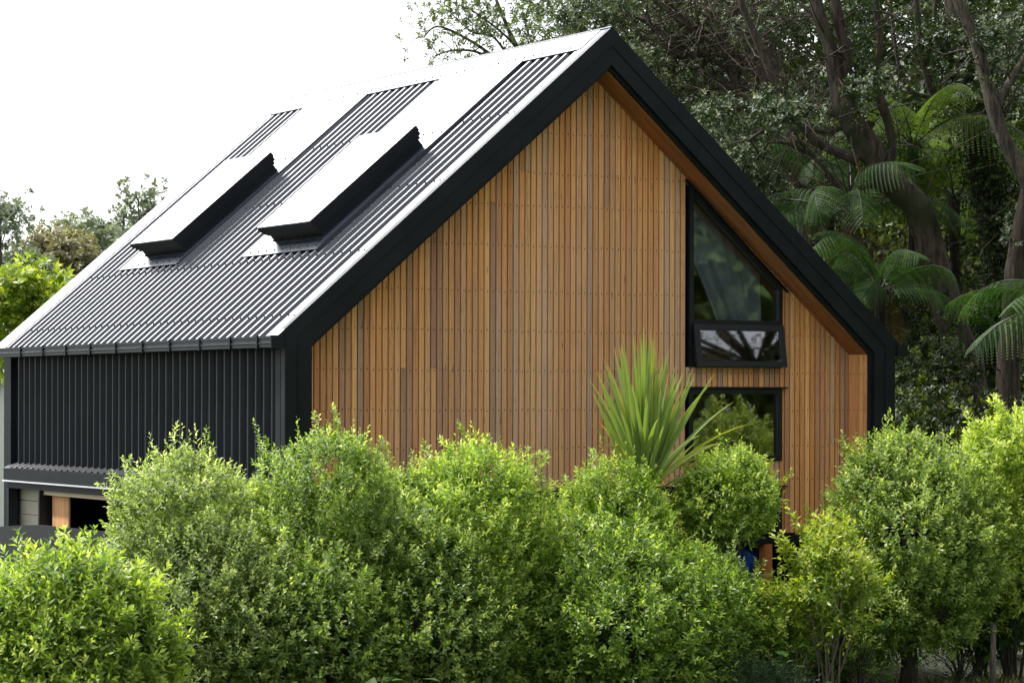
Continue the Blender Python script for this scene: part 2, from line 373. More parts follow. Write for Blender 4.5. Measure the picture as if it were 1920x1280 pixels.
# black portal frame (barge boards and legs)
def pth(d, zl, zr): return [(d, zl), (d, ZE-.535*d), (3.6, 6.519-1.385*d), (W-d, ZE-.535*d), (W-d, zr)]
def ring(mb, d0, d1, y0, y1, zl=1.83, zr=1.36, mi=0):
    A, B = pth(d0, zl, zr), pth(d1, zl, zr)
    for i in range(4):
        q = [A[i], A[i+1], B[i+1], B[i]]
        lo = [(a, y0, z) for a, z in q]; hi = [(a, y1, z) for a, z in q]
        mb.hexa(lo, hi, mi)
fr = MB()
ring(fr, -.002, .128, 0, .09); ring(fr, .128, .27, .005, .09); ring(fr, .124, .132, -.005, .003);
ring(fr, .268, .300, .045, .095)
for s in (0, 1):
    f = (lambda q: (W-q[0], q[1], q[2])) if s else (lambda q: q)
    for xl in (1.25, 2.5):                                  # folded lap joints across the barge
        for d0, d1, yf in ((0, .122, -.002), (.134, .268, .003)):
            q = [(xl+.006*e+.2*d, ZE+SL*(xl+.006*e+.2*d)-1.385*d) for e, d in ((0, d0), (1, d0), (1, d1), (0, d1))]
            fr.hexa([f((a, yf, z)) for a, z in q], [f((a, yf+.004, z)) for a, z in q])
    tri = [f((-.115, .002, ZE-SL*.115)), f((-.003, .002, ZE-.003)), f((-.003, .002, ZE-.16))]
    fr.prism(tri, (0, .2, 0))
fr.build('barge_frame', M['black'], house)
# soffit and returns in cedar
M['soffit'] = simple('shaded_cedar', (.27, .098, .034), .6, var=.3, scale=14, sc=(.15, 1, .15))  # sheltered cedar, overhang shade put into a darker, redder colour
sf = MB()
for s in (0, 1):
    g = (lambda q: (W-q[0], q[1], q[2])) if s else (lambda q: q)
    yy = .097
    for k in range(4):
        y0, y1 = yy + k*.0745, yy + k*.0745 + .070
        zt = lambda q, d=.31: zroof_in(q, d)
        t = (random.choice([.0, .03, .12, .05]), random.random()*.6, random.random())
        sf.hexa([g(p) for p in [(.28, y0, zt(.28)), (3.59, y0, zt(3.59)), (3.59, y1, zt(3.59)), (.28, y1, zt(.28))]],
                [g(p) for p in [(.28, y0, zt(.28)+.02), (3.59, y0, zt(3.59)+.02), (3.59, y1, zt(3.59)+.02), (.28, y1, zt(.28)+.02)]], 0, t)
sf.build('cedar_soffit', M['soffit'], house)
for s in (0, 1):
    rt = MB()
    zb = ZBR if s else ZBL
    for k in range(5):
        y0, y1 = .097 + k*.0605, .097 + k*.0605 + .0555
        a, b = (.29, .311)
        if s: a, b = W-b, W-a
        rt.box((a, y0, zb), (b, y1, zroof_in(.30)-.012), 0, ([.85, .8, .4, .6, .45][k], random.random(), random.random()))
        for z in ROWS[1 if not s else 0:6]:
            xx = (W-.3125) if s else .3125
            rt.box((xx-.001, (y0+y1)/2-.005, z-.005), (xx+.001, (y0+y1)/2+.005, z+.005), 1, (.1, .1, .1))
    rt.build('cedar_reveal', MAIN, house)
# roof sheets
def ribs(mb, fn, a0, a1, y0, y1, hb, ht, p=.18, base=.082, top=.026, hold=None):
    """fn(a, y, h) maps; ribs run along a"""
    prof = [(y0, hb)]; y = y0 + p*.5
    while y + base/2 < y1-.01:
        prof += [(y-base/2, hb), (y-top/2, ht), (y+top/2, ht), (y+base/2, hb)]; y += p
    prof.append((y1, hb))
    n = len(prof); vs = [fn(a0, q, h) for q, h in prof] + [fn(a1, q, h) for q, h in prof]
    mb.add(vs, [(i, i+1, n+i+1, n+i) for i in range(n-1)])
rl = MB(); ribs(rl, rf, -.10, 3.58, .17, 7.36, -.040, -.004, .18, .086, .037)
roof = rl.build('roof', [M['roof']], house)
r2 = MB(); ribs(r2, rr_, -.10, 3.58, .17, 7.36, -.040, -.004, .18, .086, .037); r2.build('roof', [M['roof']], house)
dk = MB()                                                          # roof deck under the sheets
for fn in (rf, rr_):
    dk.hexa([fn(-.02, .10, -.17), fn(3.58, .10, -.17), fn(3.58, 7.68, -.17), fn(-.02, 7.68, -.17)], [fn(-.02, .10, -.055), fn(3.58, .10, -.055), fn(3.58, 7.68, -.055), fn(-.02, 7.68, -.055)])
dk.build('roof_deck', M['dark'], house)
def sheet(mb, fn, x0, x1, y0, y1, h=0., t=.006, drop=0.):
    mb.hexa([fn(x0, y0, h-t), fn(x1, y0, h-t), fn(x1, y1, h-t), fn(x0, y1, h-t)], [fn(x0, y0, h), fn(x1, y0, h), fn(x1, y1, h), fn(x0, y1, h)])
for fn in (rf, rr_):
    fl = MB(); sheet(fl, fn, -.115, 3.595, 7.33, 7.74); fl.build('barge_flashing', M['roof'], house)
    fl = MB(); sheet(fl, fn, -.115, 3.595, .002, .215)
    fl.hexa([fn(-.115, .197, -.04), fn(3.595, .197, -.04), fn(3.595, .203, -.04), fn(-.115, .203, -.04)], [fn(-.115, .197, -.006), fn(3.595, .197, -.006), fn(3.595, .203, -.006), fn(-.115, .203, -.006)])
    fl.build('barge_flashing', M['roof'], house)
rg = MB()
for fn in (rf, rr_):
    sheet(rg, fn, 3.35, 3.594, .19, 7.7, .006)
    sheet(rg, fn, 3.344, 3.352, .22, 7.28, .006, .022)
rg.tube([(3.6, .0, 6.519), (3.6, 7.74, 6.519)], .014, 8)
rg.build('ridge_flashing', M['roof'], house, smooth=False)
# back barge and back gable, side walls
bw = MB()
bw.prism([(.06, 7.60, .9), (W, 7.60, .9), (W, 7.60, ZE-.1), (3.6, 7.60, 6.36), (.06, 7.60, ZE-.1)], (0, .08, 0))
bw.build('back_wall', M['clad'], house)
def wl(xo, sgn):
    def f(z, y, h): return (xo - sgn*h, y, z)
    return f
sw = MB(); ribs(sw, wl(.055, 1), 1.99, 3.34, .315, 7.46, -.045, -.002, .18, .070, .024); sw.build('side_cladding', M['clad'], house)
sw = MB(); ribs(sw, wl(W, -1), 1.36, 3.34, .10, 7.40, -.042, -.002, .18, .07, .028); sw.build('side_cladding', M['clad'], house)
for q in ((.105, .325, 1.9, .15, 7.6, 3.34), (7.10, .1, 0, 7.15, 7.4, 3.34)):
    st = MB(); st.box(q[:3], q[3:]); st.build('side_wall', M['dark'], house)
ct = MB(); ct.box((.035, 7.45, .85), (.12, 7.68, 3.36)); ct.build('corner_trim', M['trim'], house)
ct = MB(); ct.box((.045, .20, 1.99), (.11, .305, 3.30)); ct.build('corner_trim', M['trim'], house)
ct = MB(); ct.box((.09, .091, 1.85), (.13, .32, 3.36)); ct.build('corner_post', M['black'], house)
# screws on the roof and side cladding
scw = MB()
def dot3(c, r=.0068, hgt=.006):
    c = Vector(c); scw.box((c.x-r, c.y-r, c.z-.004), (c.x+r, c.y+r, c.z+hgt))
ys = [.26+.18*k for k in range(39)]
TR = [(1.30, 3.05), (4.77, 6.43)]
for X in (.16, 1.0-.1, 1.72, 2.55):
    for y in ys:
        if X > .97 and any(a-.05 < y < b+.05 for a, b in TR): continue
        dot3(rf(X, y, .0))
    dot3(rf(X, .14, .002))
for y in ys:
    dot3(rf(3.39, y, .008), .006)
scw.build('roof_screw', M['black'], house)['kind'] = 'stuff'
# trays and skylights
for (y0, y1), (s0, s1) in zip(TR, [(1.50, 2.72), (4.93, 6.13)]):
    sk = MB()
    # tray sheet above and round the skylight
    sheet(sk, rf, .975, 1.14, y0, y1, .006); sheet(sk, rf, 2.30, 3.345, y0, y1, .006)
    sheet(sk, rf, 1.1405, 2.2995, y0, s0+.02, .006); sheet(sk, rf, 1.1405, 2.2995, s1-.02, y1, .006)
    sk.hexa([rf(.975, y0-.004, -.04), rf(3.345, y0-.004, -.04), rf(3.345, y0+.001, -.04), rf(.975, y0+.001, -.04)], [rf(.975, y0-.004, .012), rf(3.345, y0-.004, .012), rf(3.345, y0+.001, .012), rf(.975, y0+.001, .012)])
    tray = sk.build('flashing_tray', M['roof'], house)
    s2 = MB()
    for k in range(9):
        yy = y0+.1+k*(y1-y0-.2)/8
        for X in (1.02, 2.44):
            c = Vector(rf(X, yy, .008)); s2.box((c.x-.006, c.y-.006, c.z-.004), (c.x+.006, c.y+.006, c.z+.008))
    s2.build('rivet', M['black'], tray)['kind'] = 'stuff'
    k1 = MB()                                                   # kerb
    def rbox(mb, x0, x1, ya, yb, h0, h1): mb.hexa([rf(x0, ya, h0), rf(x1, ya, h0), rf(x1, yb, h0), rf(x0, yb, h0)], [rf(x0, ya, h1), rf(x1, ya, h1), rf(x1, yb, h1), rf(x0, yb, h1)])
    rbox(k1, 1.165, 2.285, s0+.03, s1-.03, -.02, .075); rbox(k1, 1.15, 2.30, s0+.012, s1-.012, .075, .105)
    skl = k1.build('skylight', M['black'], house)
    k2 = MB(); rbox(k2, 1.135, 2.318, s0, s1, .108, .150); rbox(k2, 1.12, 2.325, s0-.01, s1+.01, .152, .210)
    k2.build('frame', M['black'], skl)
    k3 = MB(); rbox(k3, 1.128, 2.317, s0-.002, s1+.002, .2095, .2145); k3.build('glass', M['skyglass'], skl)
# gutters
def gutter(g, name='gutter'):
    gm = MB(); P = [(-.03, 3.375), (-.135, 3.392), (-.148, 3.392), (-.148, 3.368), (-.142, 3.364), (-.142, 3.335), (-.150, 3.330), (-.150, 3.318), (-.143, 3.313), (-.143, 3.286), (-.13, 3.28), (-.02, 3.28)]
    P = [(g(a), z) for a, z in P]
    y0, y1 = -.01, 7.40; n = len(P)
    gm.add([(a, y0, z) for a, z in P]+[(a, y1, z) for a, z in P], [(i, i+1, n+i+1, n+i) for i in range(n-1)] + [tuple(range(n))[::-1], tuple(range(n, 2*n))])
    go = gm.build(name, M['gutter'], house)
    ge = MB(); ge.box((min(g(-.152), g(-.02)), -.018, 3.277), (max(g(-.152), g(-.02)), .012, 3.397)); ge.build('end_cap', M['black'], go)
    for y in (6.63, 5.92, 5.215, 4.50, 3.78, 3.06, 2.357, 1.62, .904, .294):
        b = MB(); b.box((min(g(-.157), g(-.138)), y-.014, 3.278), (max(g(-.157), g(-.138)), y+.014, 3.398)); b.build('bracket', M['black'], go)
gutter(lambda a: a); gutter(lambda a: W-a)
# belly band
bb = MB()
bb.prism([(.09, .3, 2.055), (.05, .3, 2.04), (-.035, .3, 1.995), (-.035, .3, 1.845), (.09, .3, 1.845)], (0, 7.2, 0))
band = bb.build('belly_band', M['trim'], house)
bl = MB(); bl.prism([(-.035, .3, 1.856), (-.052, .3, 1.841), (-.052, .3, 1.837), (.03, .3, 1.833), (.03, .3, 1.843), (-.035, .3, 1.843)], (0, 7.22, 0))
M['lip'] = metalmat('drip_metal', (.07, .075, .09), .4)  # paler than the trim: sky reflection on the lip put into its colour
bl.build('drip_edge', M['lip'], band)
cor = MB(); ribs(cor, lambda a, y, h: (.05 - (a-2.0)*1.0, y, 2.045-(a-2.0)*.53 + h*.6), 2.0, 2.083, .32, 7.3, .002, .03, .18, .07, .03); cor.build('sill_flashing', M['gutter'], band)
# lower storey, left side
lw = MB(); lw.box((-.01, .3, 1.765), (.06, 7.44, 1.832)); lw.box((.036, 7.452, .0), (.12, 7.678, .85)); lw.build('lower_frame', M['trim'], house)
lw = MB(); lw.box((-.02, 7.37, .0), (.09, 7.41, 1.765)); lw.build('screen_panel', M['alu'], house); lw = MB(); lw.box((-.02, 6.36, .0), (.15, 6.40, 1.765)); lw.build('screen_panel', M['alu'], house)
lw = MB()
for k in range(11): lw.box((.16, 6.41, .02+k*.16), (.18, 7.62, .02+k*.16+.154))
lw.build('boarded_wall', M['beige'], house)
lw = MB()
for k in range(7): lw.box((.10, 5.76+k*.0725, .0), (.12, 5.76+k*.0725+.068, 1.72), 0, (.85, random.random(), random.random()))
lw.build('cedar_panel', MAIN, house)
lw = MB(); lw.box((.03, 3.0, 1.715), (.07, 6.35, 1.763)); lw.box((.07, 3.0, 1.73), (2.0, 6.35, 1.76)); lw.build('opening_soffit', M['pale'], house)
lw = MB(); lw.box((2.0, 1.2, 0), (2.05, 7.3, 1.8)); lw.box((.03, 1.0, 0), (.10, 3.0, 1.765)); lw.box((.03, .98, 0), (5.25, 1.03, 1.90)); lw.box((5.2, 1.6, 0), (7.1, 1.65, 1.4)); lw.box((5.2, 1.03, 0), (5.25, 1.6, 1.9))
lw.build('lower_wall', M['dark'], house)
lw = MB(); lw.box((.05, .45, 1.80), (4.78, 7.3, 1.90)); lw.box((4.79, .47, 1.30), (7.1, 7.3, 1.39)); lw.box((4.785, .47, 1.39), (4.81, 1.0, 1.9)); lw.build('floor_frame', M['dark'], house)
lw = MB(); lw.box((.28, .42, 1.80), (4.79, .46, 1.905)); lw.box((4.82, .42, 1.29), (6.95, .46, 1.398)); lw.build('bottom_plate', M['black'], house)
pm = MB(); pm.box((5.80, .42, 0), (5.898, .52, 1.288)); pm.build('support_post', M['post'], house)
pm = MB(); pm.box((6.85, .42, 0), (6.95, .52, 1.288)); pm.build('support_post', M['post'], house)
# interior linings
im = MB(); im.prism([(4.3, 1.6, 1.42), (7.05, 1.6, 1.42), (7.05, 1.6, 3.3), (4.3, 1.6, 5.6)], (0, .02, 0)); im.box((4.3, .55, 1.42), (4.32, 1.6, 5.5)); im.box((6.18, .55, 1.42), (6.2, 1.6, 3.8)); im.box((4.3, .55, 3.05), (6.2, 1.6, 3.10)); im.box((4.3, .55, 1.95), (6.2, 1.6, 2.0)); im.build('interior_lining', M['room'], house)
im = MB(); im.box((4.77, .44, 1.42), (4.79, .58, 5.0)); im.box((6.008, .425, 1.42), (6.03, .60, 3.98)); im.build('window_reveal', M['room'], house)
# windows
def frame_poly(mb, pts, w, y0, y1):
    """mitred frame following a convex polygon (x,z), bars inset by w"""
    n = len(pts); P = [Vector(p) for p in pts]; ins = []
    for i in range(n):
        a, b, c = P[i-1], P[i], P[(i+1) % n]; d1 = (b-a).normalized(); d2 = (c-b).normalized()
        n1 = Vector((-d1.y, d1.x)); n2 = Vector((-d2.y, d2.x)); bi = (n1+n2).normalized(); ins.append(b + bi*(w/max(.2, bi.dot(n1))))
    for i in range(n):
        j = (i+1) % n; q = [P[i], P[j], ins[j], ins[i]]
        mb.hexa([(v.x, y0, v.y) for v in q], [(v.x, y1, v.y) for v in q])
    return ins
def pane(parent, pts, y, t=.006):
    g = MB(); g.prism([(v[0], y, v[1]) for v in pts], (0, t, 0)); return g.build('pane', M['glass'], parent)
# upper raked window
wf = MB(); pts = [(4.804, 3.148), (5.996, 3.148), (5.996, 3.990), (4.804, 5.024)]
ins = frame_poly(wf, pts, .052, YW-.022, YW+.06)
wf.box((4.856, YW-.018, 3.585), (5.944, YW+.055, 3.640))
wu = wf.build('window', M['alu'], house); wu['label'] = 'tall raked window under the right roof slope with open awning sash'
pane(wu, [(4.85, 3.635), (5.95, 3.635), (5.95, 3.96), (4.85, 4.92)], YW+.02)
hf = MB(); hf.prism([(4.755, YW-.05, 5.083), (6.055, YW-.05, 3.955), (6.055, YW-.05, 3.943), (4.755, YW-.05, 5.068)], (0, .052, 0)); hf.build('head_flashing', M['black'], wu)
# awning sash tilted out at the bottom
def aw(x, s, o):                                           # s down from hinge, o outward
    a = math.radians(9.5); return (x, YW-.024 - s*math.sin(a) - o*math.cos(a), 3.592 - s*math.cos(a) + o*math.sin(a)*.0)
sa = MB()
def awbox(mb, x0, x1, s0, s1, o0, o1): mb.hexa([aw(x0, s1, o0), aw(x1, s1, o0), aw(x1, s1, o1), aw(x0, s1, o1)], [aw(x0, s0, o0), aw(x1, s0, o0), aw(x1, s0, o1), aw(x0, s0, o1)])
awbox(sa, 4.835, 5.985, 0, .062, 0, .03); awbox(sa, 4.835, 5.985, .385, .445, 0, .03); awbox(sa, 4.835, 4.905, .062, .385, 0, .03); awbox(sa, 5.925, 5.985, .062, .385, 0, .03)
sash = sa.build('awning_sash', M['alu'], wu)
g = MB(); awbox(g, 4.90, 5.93, .058, .39, .010, .016); g.build('sash_pane', M['glass'], sash)
# middle and bottom windows
wf = MB(); frame_poly(wf, [(4.804, 2.168), (5.996, 2.168), (5.996, 2.926), (4.804, 2.926)], .055, YW-.018, YW+.06)
wm = wf.build('window', M['alu'], house); wm['label'] = 'wide window behind the spiky plant'
pane(wm, [(4.85, 2.21), (5.95, 2.21), (5.95, 2.88), (4.85, 2.88)], YW+.02)
hf = MB(); hf.box((4.745, YW-.05, 2.930), (6.05, YW-.002, 2.944)); hf.build('head_flashing', M['black'], wm)
wf = MB(); frame_poly(wf, [(4.804, 1.408), (5.996, 1.408), (5.996, 1.888), (4.804, 1.888)], .085, YW-.018, YW+.06)
wb = wf.build('window', M['alu'], house); pane(wb, [(4.87, 1.46), (5.93, 1.46), (5.93, 1.83), (4.87, 1.83)], YW+.02)
hf = MB(); hf.box((4.745, YW-.05, 1.892), (6.05, YW-.002, 1.905)); hf.build('head_flashing', M['black'], wb)
# curtain drawn diagonally behind the raked window
cm = MB(); nx, nz = 60, 24; vs = []
for j in range(nz+1):
    t = j/nz; z = 3.62 + t*1.32
    xl = 5.32 - .52*t**.8 if t < .75 else 4.90
    xl = max(4.84, 5.30 - .62*t); xr = min(5.86 - .1*t, 5.86)
    for i in range(nx+1):
        s = i/nx; xx = xl + (xr-xl)*s
        vs.append((xx, YW+.18 + .022*math.sin(s*34+t*1.5) + .02*math.sin(s*11), z))
cm.add(vs, [(j*(nx+1)+i, j*(nx+1)+i+1, (j+1)*(nx+1)+i+1, (j+1)*(nx+1)+i) for j in range(nz) for i in range(nx)])
tag(cm.build('curtain', M['curtain'], None, True), 'pale grey curtain hanging behind the raked upper window', 'curtain')
# blue tarp under the floor
tm = MB(); nx, nz = 26, 30; vs = []
for j in range(nz+1):
    for i in range(nx+1):
        s, t = i/nx, j/nz
        vs.append((5.35+.62*s + .03*math.sin(t*9), .66 + .05*math.sin(s*13+t*4) + .05*math.sin(t*17+s*5), .30+1.0*t))
tm.add(vs, [(j*(nx+1)+i, j*(nx+1)+i+1, (j+1)*(nx+1)+i+1, (j+1)*(nx+1)+i) for j in range(nz) for i in range(nx)])
tag(tm.build('tarpaulin', M['tarp'], None, True), 'crumpled blue tarpaulin hanging in the dark under the floor beside the orange post', 'tarpaulin')
# grey balustrade at far left
bs = thing('balustrade', (-1.0, 6.8, 0), 'curved dark grey balustrade panel below the left side of the house', 'balustrade')
bm = MB(); vs = []; n = 18
for k in range(n+1):
    t = k/n; y = 3.6 + 5.0*t; xx = -.30 - .12*math.sin(t*2.2); zt = 1.42 - .22*max(0, (t-.36)/.64)**1.2
    vs += [(xx, y, .25), (xx, y, zt), (xx+.04, y, zt), (xx+.04, y, .25)]
fs = []
for k in range(n):
    for a in range(4): fs.append((4*k+a, 4*k+(a+1) % 4, 4*(k+1)+(a+1) % 4, 4*(k+1)+a))
fs += [(0, 1, 2, 3), tuple(4*n+a for a in (3, 2, 1, 0))]
bm.add(vs, fs); bm.build('panel', M['mortar'], bs)
for y in (3.7, 6.2, 8.5):
    b = MB(); xx = -.255 - .12*math.sin((y-3.6)/5.0*2.2); b.box((xx, y-.03, 0), (xx+.06, y+.03, 1.1)); b.build('post', M['black'], bs)
# ------------------------------------------------------------------ neighbour house far left (a sliver is in view)
pN = at(-240, 800, 48); nh = thing('neighbour_house', (pN.x, pN.y, 0), 'pale neighbouring house wall just showing past the left edge of the black house', 'house')
nb = MB(); nb.box((pN.x-4, pN.y-3, 0), (pN.x+1.42, pN.y+4, 3.1)); nb.build('wall', M['white'], nh)
nb = MB(); nb.prism([(pN.x-4.3, pN.y-3.3, 3.1), (pN.x+1.45, pN.y-3.3, 3.1), (pN.x-1.4, pN.y-3.3, 3.9)], (0, 7.6, 0)); nb.build('roof', M['slate'], nh)
nb = MB(); nb.box((pN.x-2.6, pN.y-3.03, 1.0), (pN.x-1.2, pN.y-3.0, 2.2)); nb.build('window', M['glass'], nh)
# ------------------------------------------------------------------ ground
gx = np.unique(np.concatenate([np.linspace(-300, -40, 14), np.linspace(-40, 60, 101), np.linspace(60, 400, 18)]))
gy = np.unique(np.concatenate([np.linspace(-300, -40, 14), np.linspace(-40, 70, 111), np.linspace(70, 500, 20)]))
vs = [(a, b, hz(a, b) + .03*math.sin(a*1.7+b)*math.sin(b*1.3)) for b in gy for a in gx]; nx = len(gx)
gm = MB(); gm.add(vs, [(j*nx+i, j*nx+i+1, (j+1)*nx+i+1, (j+1)*nx+i) for j in range(len(gy)-1) for i in range(nx-1)])
tag(gm.build('ground', M['ground'], None, True), None, None, None, 'structure')
# ------------------------------------------------------------------ HEDGE
def shrub(name, label, u, vtop, wpx, dep, mat, ll, lw, dens=210, n=9, group='shrubs in the hedge', z0=.15, lob=16, slen=.13, t0=.3, seed=0, stem='stem', leaders=15, spread=(80, 25), up=.75, lr=.36, trunk=None, ztrunk=.3, nst=7, vbot=None, wmul=1.17):
    rng = np.random.default_rng(100+seed); p = at(u, vtop+8, dep); h = p.z; wd = wpx*wmul/ppm(dep); bx, by = p.x, p.y
    if vbot is not None: z0 = max(.05, at(u, vbot, dep).z)
    root = thing(name, (bx, by, hz(bx, by)), label, 'tree' if 'tree' in name else 'shrub', group)
    rx = wd/2; lobes = []
    H = h - .05 - z0
    for k in range(lob):
        r = lr*rng.uniform(.55, 1.25)*min(1, wd/1.3)
        t = (k+.5)/lob; zz = z0 + r*.7 + (H-r*1.6)*t
        prof = math.sin(math.pi*min(1, .30+t*.58))**.45      # wider low, rounded top
        rad = max(0, rx*prof - r*.85); a = k*2.4 + rng.uniform(-.4, .4)
        rd = rad*rng.uniform(.5, 1.15)
        lobes.append((bx+math.cos(a)*rd, by+math.sin(a)*rd*.8, zz, r))
        if k % 2 == 0: lobes.append((bx-math.cos(a)*rd*.6, by-math.sin(a)*rd*.5, zz+rng.uniform(-.1, .1), r*1.05))
    lobes.append((bx, by, h-.33*lr/.36, .3*lr/.36)); lobes.append((bx, by-.1, z0+H*.4, rx*.75))
    P, Nn = lobe_points(lobes, dens, rng)
    k = len(P); D = Nn + np.array([0, 0, up]) + rng.normal(0, .28, (k, 3))
    hl = np.clip((P[:, 2]-z0)/H, 0, 1)
    parts = [shoots(P, D, n, slen, ll, lw, rng, t0, .35, spread)]
    # upright leader shoots along the top
    top = np.argsort(-P[:, 2] + rng.normal(0, .25, k))[:leaders]
    LD = np.stack([rng.normal(0, .16, leaders), rng.normal(0, .16, leaders), np.ones(leaders)], 1)
    parts.append(shoots(P[top], LD, 14, rng.uniform(.16, .34, leaders), ll*1.05, lw*1.05, rng, t0+.22, .35, (70, 20)))
    # irregular sprigs breaking the outline
    ns = int(85*wd*H/2.5)+20; si = rng.integers(0, k, ns); SP = []; SD = []
    hi_ = P[si, 2] > z0 + .2*H
    for q, dd in zip(P[si][hi_], D[si][hi_]):
        dd = nrm(dd + np.array([0, 0, .35]) + rng.normal(0, .2, 3)); ln = rng.uniform(.10, .34)
        for j in range(7):
            t = j/6; SP.append(q + dd*ln*t + rng.normal(0, .012, 3)); SD.append(dd + rng.normal(0, .55*(1-t*.6), 3))
    if SP: parts.append(shoots(np.array(SP), np.array(SD), 10, slen*.8, ll, lw, rng, t0+.12, .35, spread))
    A = cat(parts)
    leafmesh('foliage', *A, mat, root)
    s = MB(); r0 = trunk or .022*max(1, wd)
    if trunk: s.tube([(bx, by, hz(bx, by)-.05), (bx+.01, by, z0*.5), (bx, by, z0+.15)], [trunk*1.25, trunk, trunk*.9], 8)
    zs = z0+.1 if trunk else hz(bx, by)-.03
    for k, (a, b, c, r) in enumerate(lobes[:-1]):
        if not trunk and k > nst*2: break
        m = ((bx*.6+a*.4)+rng.normal(0, .03), (by*.6+b*.4)+rng.normal(0, .03), zs + (c-zs)*.5)
        s.tube([(bx+rng.normal(0, .05), by+rng.normal(0, .05), zs), m, (a, b, c), (a+rng.normal(0, .05), b, c+r*.8)], [r0*.55, r0*.4, r0*.25, r0*.08], 5)
        for q in range(5):
            d = rng.normal(0, 1, 3); d[2] = abs(d[2])+.5; d /= np.linalg.norm(d)
            s.tube([(a, b, c), (a+d[0]*r*.5, b+d[1]*r*.5, c+d[2]*r*.4), (a+d[0]*r*.9, b+d[1]*r*.9, c+d[2]*r*.95)], [r0*.18, r0*.12, r0*.05], 4)
    s.build('stems' if not trunk else 'trunk', M[stem], root, True)
    return root
K = M
HG = [
 # name, label, u, vtop, w, dep, mat, ll, lw, kwargs
 ('shrub', 'lime green larger leaved shrub at the bottom left corner', 130, 1035, 345, 19.9, 'leaf_lime', .084, .033, dict(dens=150, n=8, slen=.17, t0=.36, seed=1, lr=.42, leaders=14)),
 ('shrub', 'grey green small leaved shrub in front of the black side cladding', 340, 845, 310, 22.0, 'leaf_grey', .052, .024, dict(seed=2, t0=.34)),
 ('shrub', 'low grey green shrub bulging below the tall one at the left', 400, 970, 380, 21.7, 'leaf_grey', .050, .023, dict(seed=3, t0=.22, leaders=12)),
 ('shrub', 'dense dark shrub with pale glinting leaves at the left corner of the cedar wall', 610, 808, 335, 22.6, 'leaf_dark', .046, .025, dict(seed=4, t0=.30, dens=240)),
 ('shrub', 'shrub with bright yellow green top before the middle of the cedar wall', 890, 832, 310, 23.3, 'leaf_bright', .058, .023, dict(seed=5, t0=.42)),
 ('shrub', 'low mid green shrub between the dark shrub and the yellow topped one', 765, 950, 420, 22.7, 'leaf_dark', .055, .027, dict(seed=6, t0=.30, leaders=12)),
 ('shrub', 'small leaved shrub at the foot of the spiky cabbage tree', 1150, 862, 250, 24.2, 'leaf_bright', .056, .024, dict(seed=7, t0=.34)),
 ('shrub', 'wide low fresh green shrub at the bottom centre', 1140, 1000, 470, 23.6, 'leaf_bright', .064, .028, dict(seed=8, t0=.22, leaders=14)),
 ('shrub', 'pale topped shrub in front of the lower window', 1362, 852, 175, 24.9, 'leaf_bright', .056, .024, dict(seed=9, t0=.40, vbot=985, wmul=1.05)),
 ('shrub', 'low dark green shrub beside the orange post', 1325, 1040, 150, 24.3, 'leaf_dark', .056, .026, dict(seed=10, t0=.32, leaders=12)),
 ('small_tree', 'thin stemmed young tree with yellowing leaves right of the orange post', 1555, 990, 185, 24.2, 'leaf_yellow', .078, .036, dict(seed=11, t0=.36, dens=80, n=7, vbot=1190, stem='stempale', leaders=8, lob=12, nst=5, lr=.21, group=None, wmul=1.0, slen=.2)),
 ('hedge_tree', 'tall dense green tree with a dark trunk at the right end of the cedar wall', 1705, 812, 340, 25.9, 'leaf_dark', .058, .028, dict(seed=12, t0=.36, vbot=1225, trunk=.085, dens=210, lob=20, group=None)),
 ('shrub', 'yellow green shrub at the right edge of the hedge', 1895, 775, 230, 26.6, 'leaf_lime', .080, .030, dict(seed=13, t0=.60, dens=150, vbot=1180)),
 ('shrub', 'dark broad leaved shrub low at the right edge behind the dense tree', 1840, 1010, 190, 26.9, 'leaf_broad', .075, .045, dict(seed=14, t0=.4, dens=110, n=7, vbot=1200)),
 ('shrub', 'dark low shrub at the bottom edge left of centre', 560, 1040, 380, 21.9, 'leaf_dark', .060, .036, dict(seed=15, t0=.25, dens=150, leaders=10)),
 ('shrub', 'deep green shrub behind the grey green one before the lower side wall', 470, 905, 250, 22.9, 'leaf_dark', .050, .025, dict(seed=17, t0=.26, leaders=10)),
 ('shrub', 'dark green shrub filling the hedge between the dark corner shrub and the yellow topped one', 745, 880, 240, 23.3, 'leaf_dark', .050, .025, dict(seed=18, t0=.28, leaders=10)),
 ('shrub', 'mid green shrub standing behind the cabbage tree leaves', 1262, 930, 150, 25.0, 'leaf_grey', .054, .025, dict(seed=19, t0=.3, leaders=10)),
 ('shrub', 'low fresh green shrub hiding the foot of the orange post', 1452, 1098, 120, 24.5, 'leaf_bright', .056, .026, dict(seed=21, t0=.34, leaders=8, wmul=1.05, lr=.26)),
 ('shrub', 'low dark shrub under the young yellowing tree', 1560, 1150, 150, 24.9, 'leaf_dark', .06, .03, dict(seed=22, t0=.3, leaders=8, wmul=1.0, lr=.26)),
 ('shrub', 'low leafy shrub between the yellow tree and the tall dense tree', 1620, 1060, 150, 25.2, 'leaf_dark', .056, .026, dict(seed=20, t0=.3, leaders=8, vbot=1190)),
 ('shrub', 'shrub filling the gap left of the spiky cabbage tree', 1010, 945, 250, 23.9, 'leaf_grey', .052, .024, dict(seed=16, t0=.3, leaders=12)),
]
for (nm, lb, u, v, w, dp, mt, ll, lw_, kw) in HG: shrub(nm, lb, u, v, w, dp, K[mt], ll, lw_, **kw)
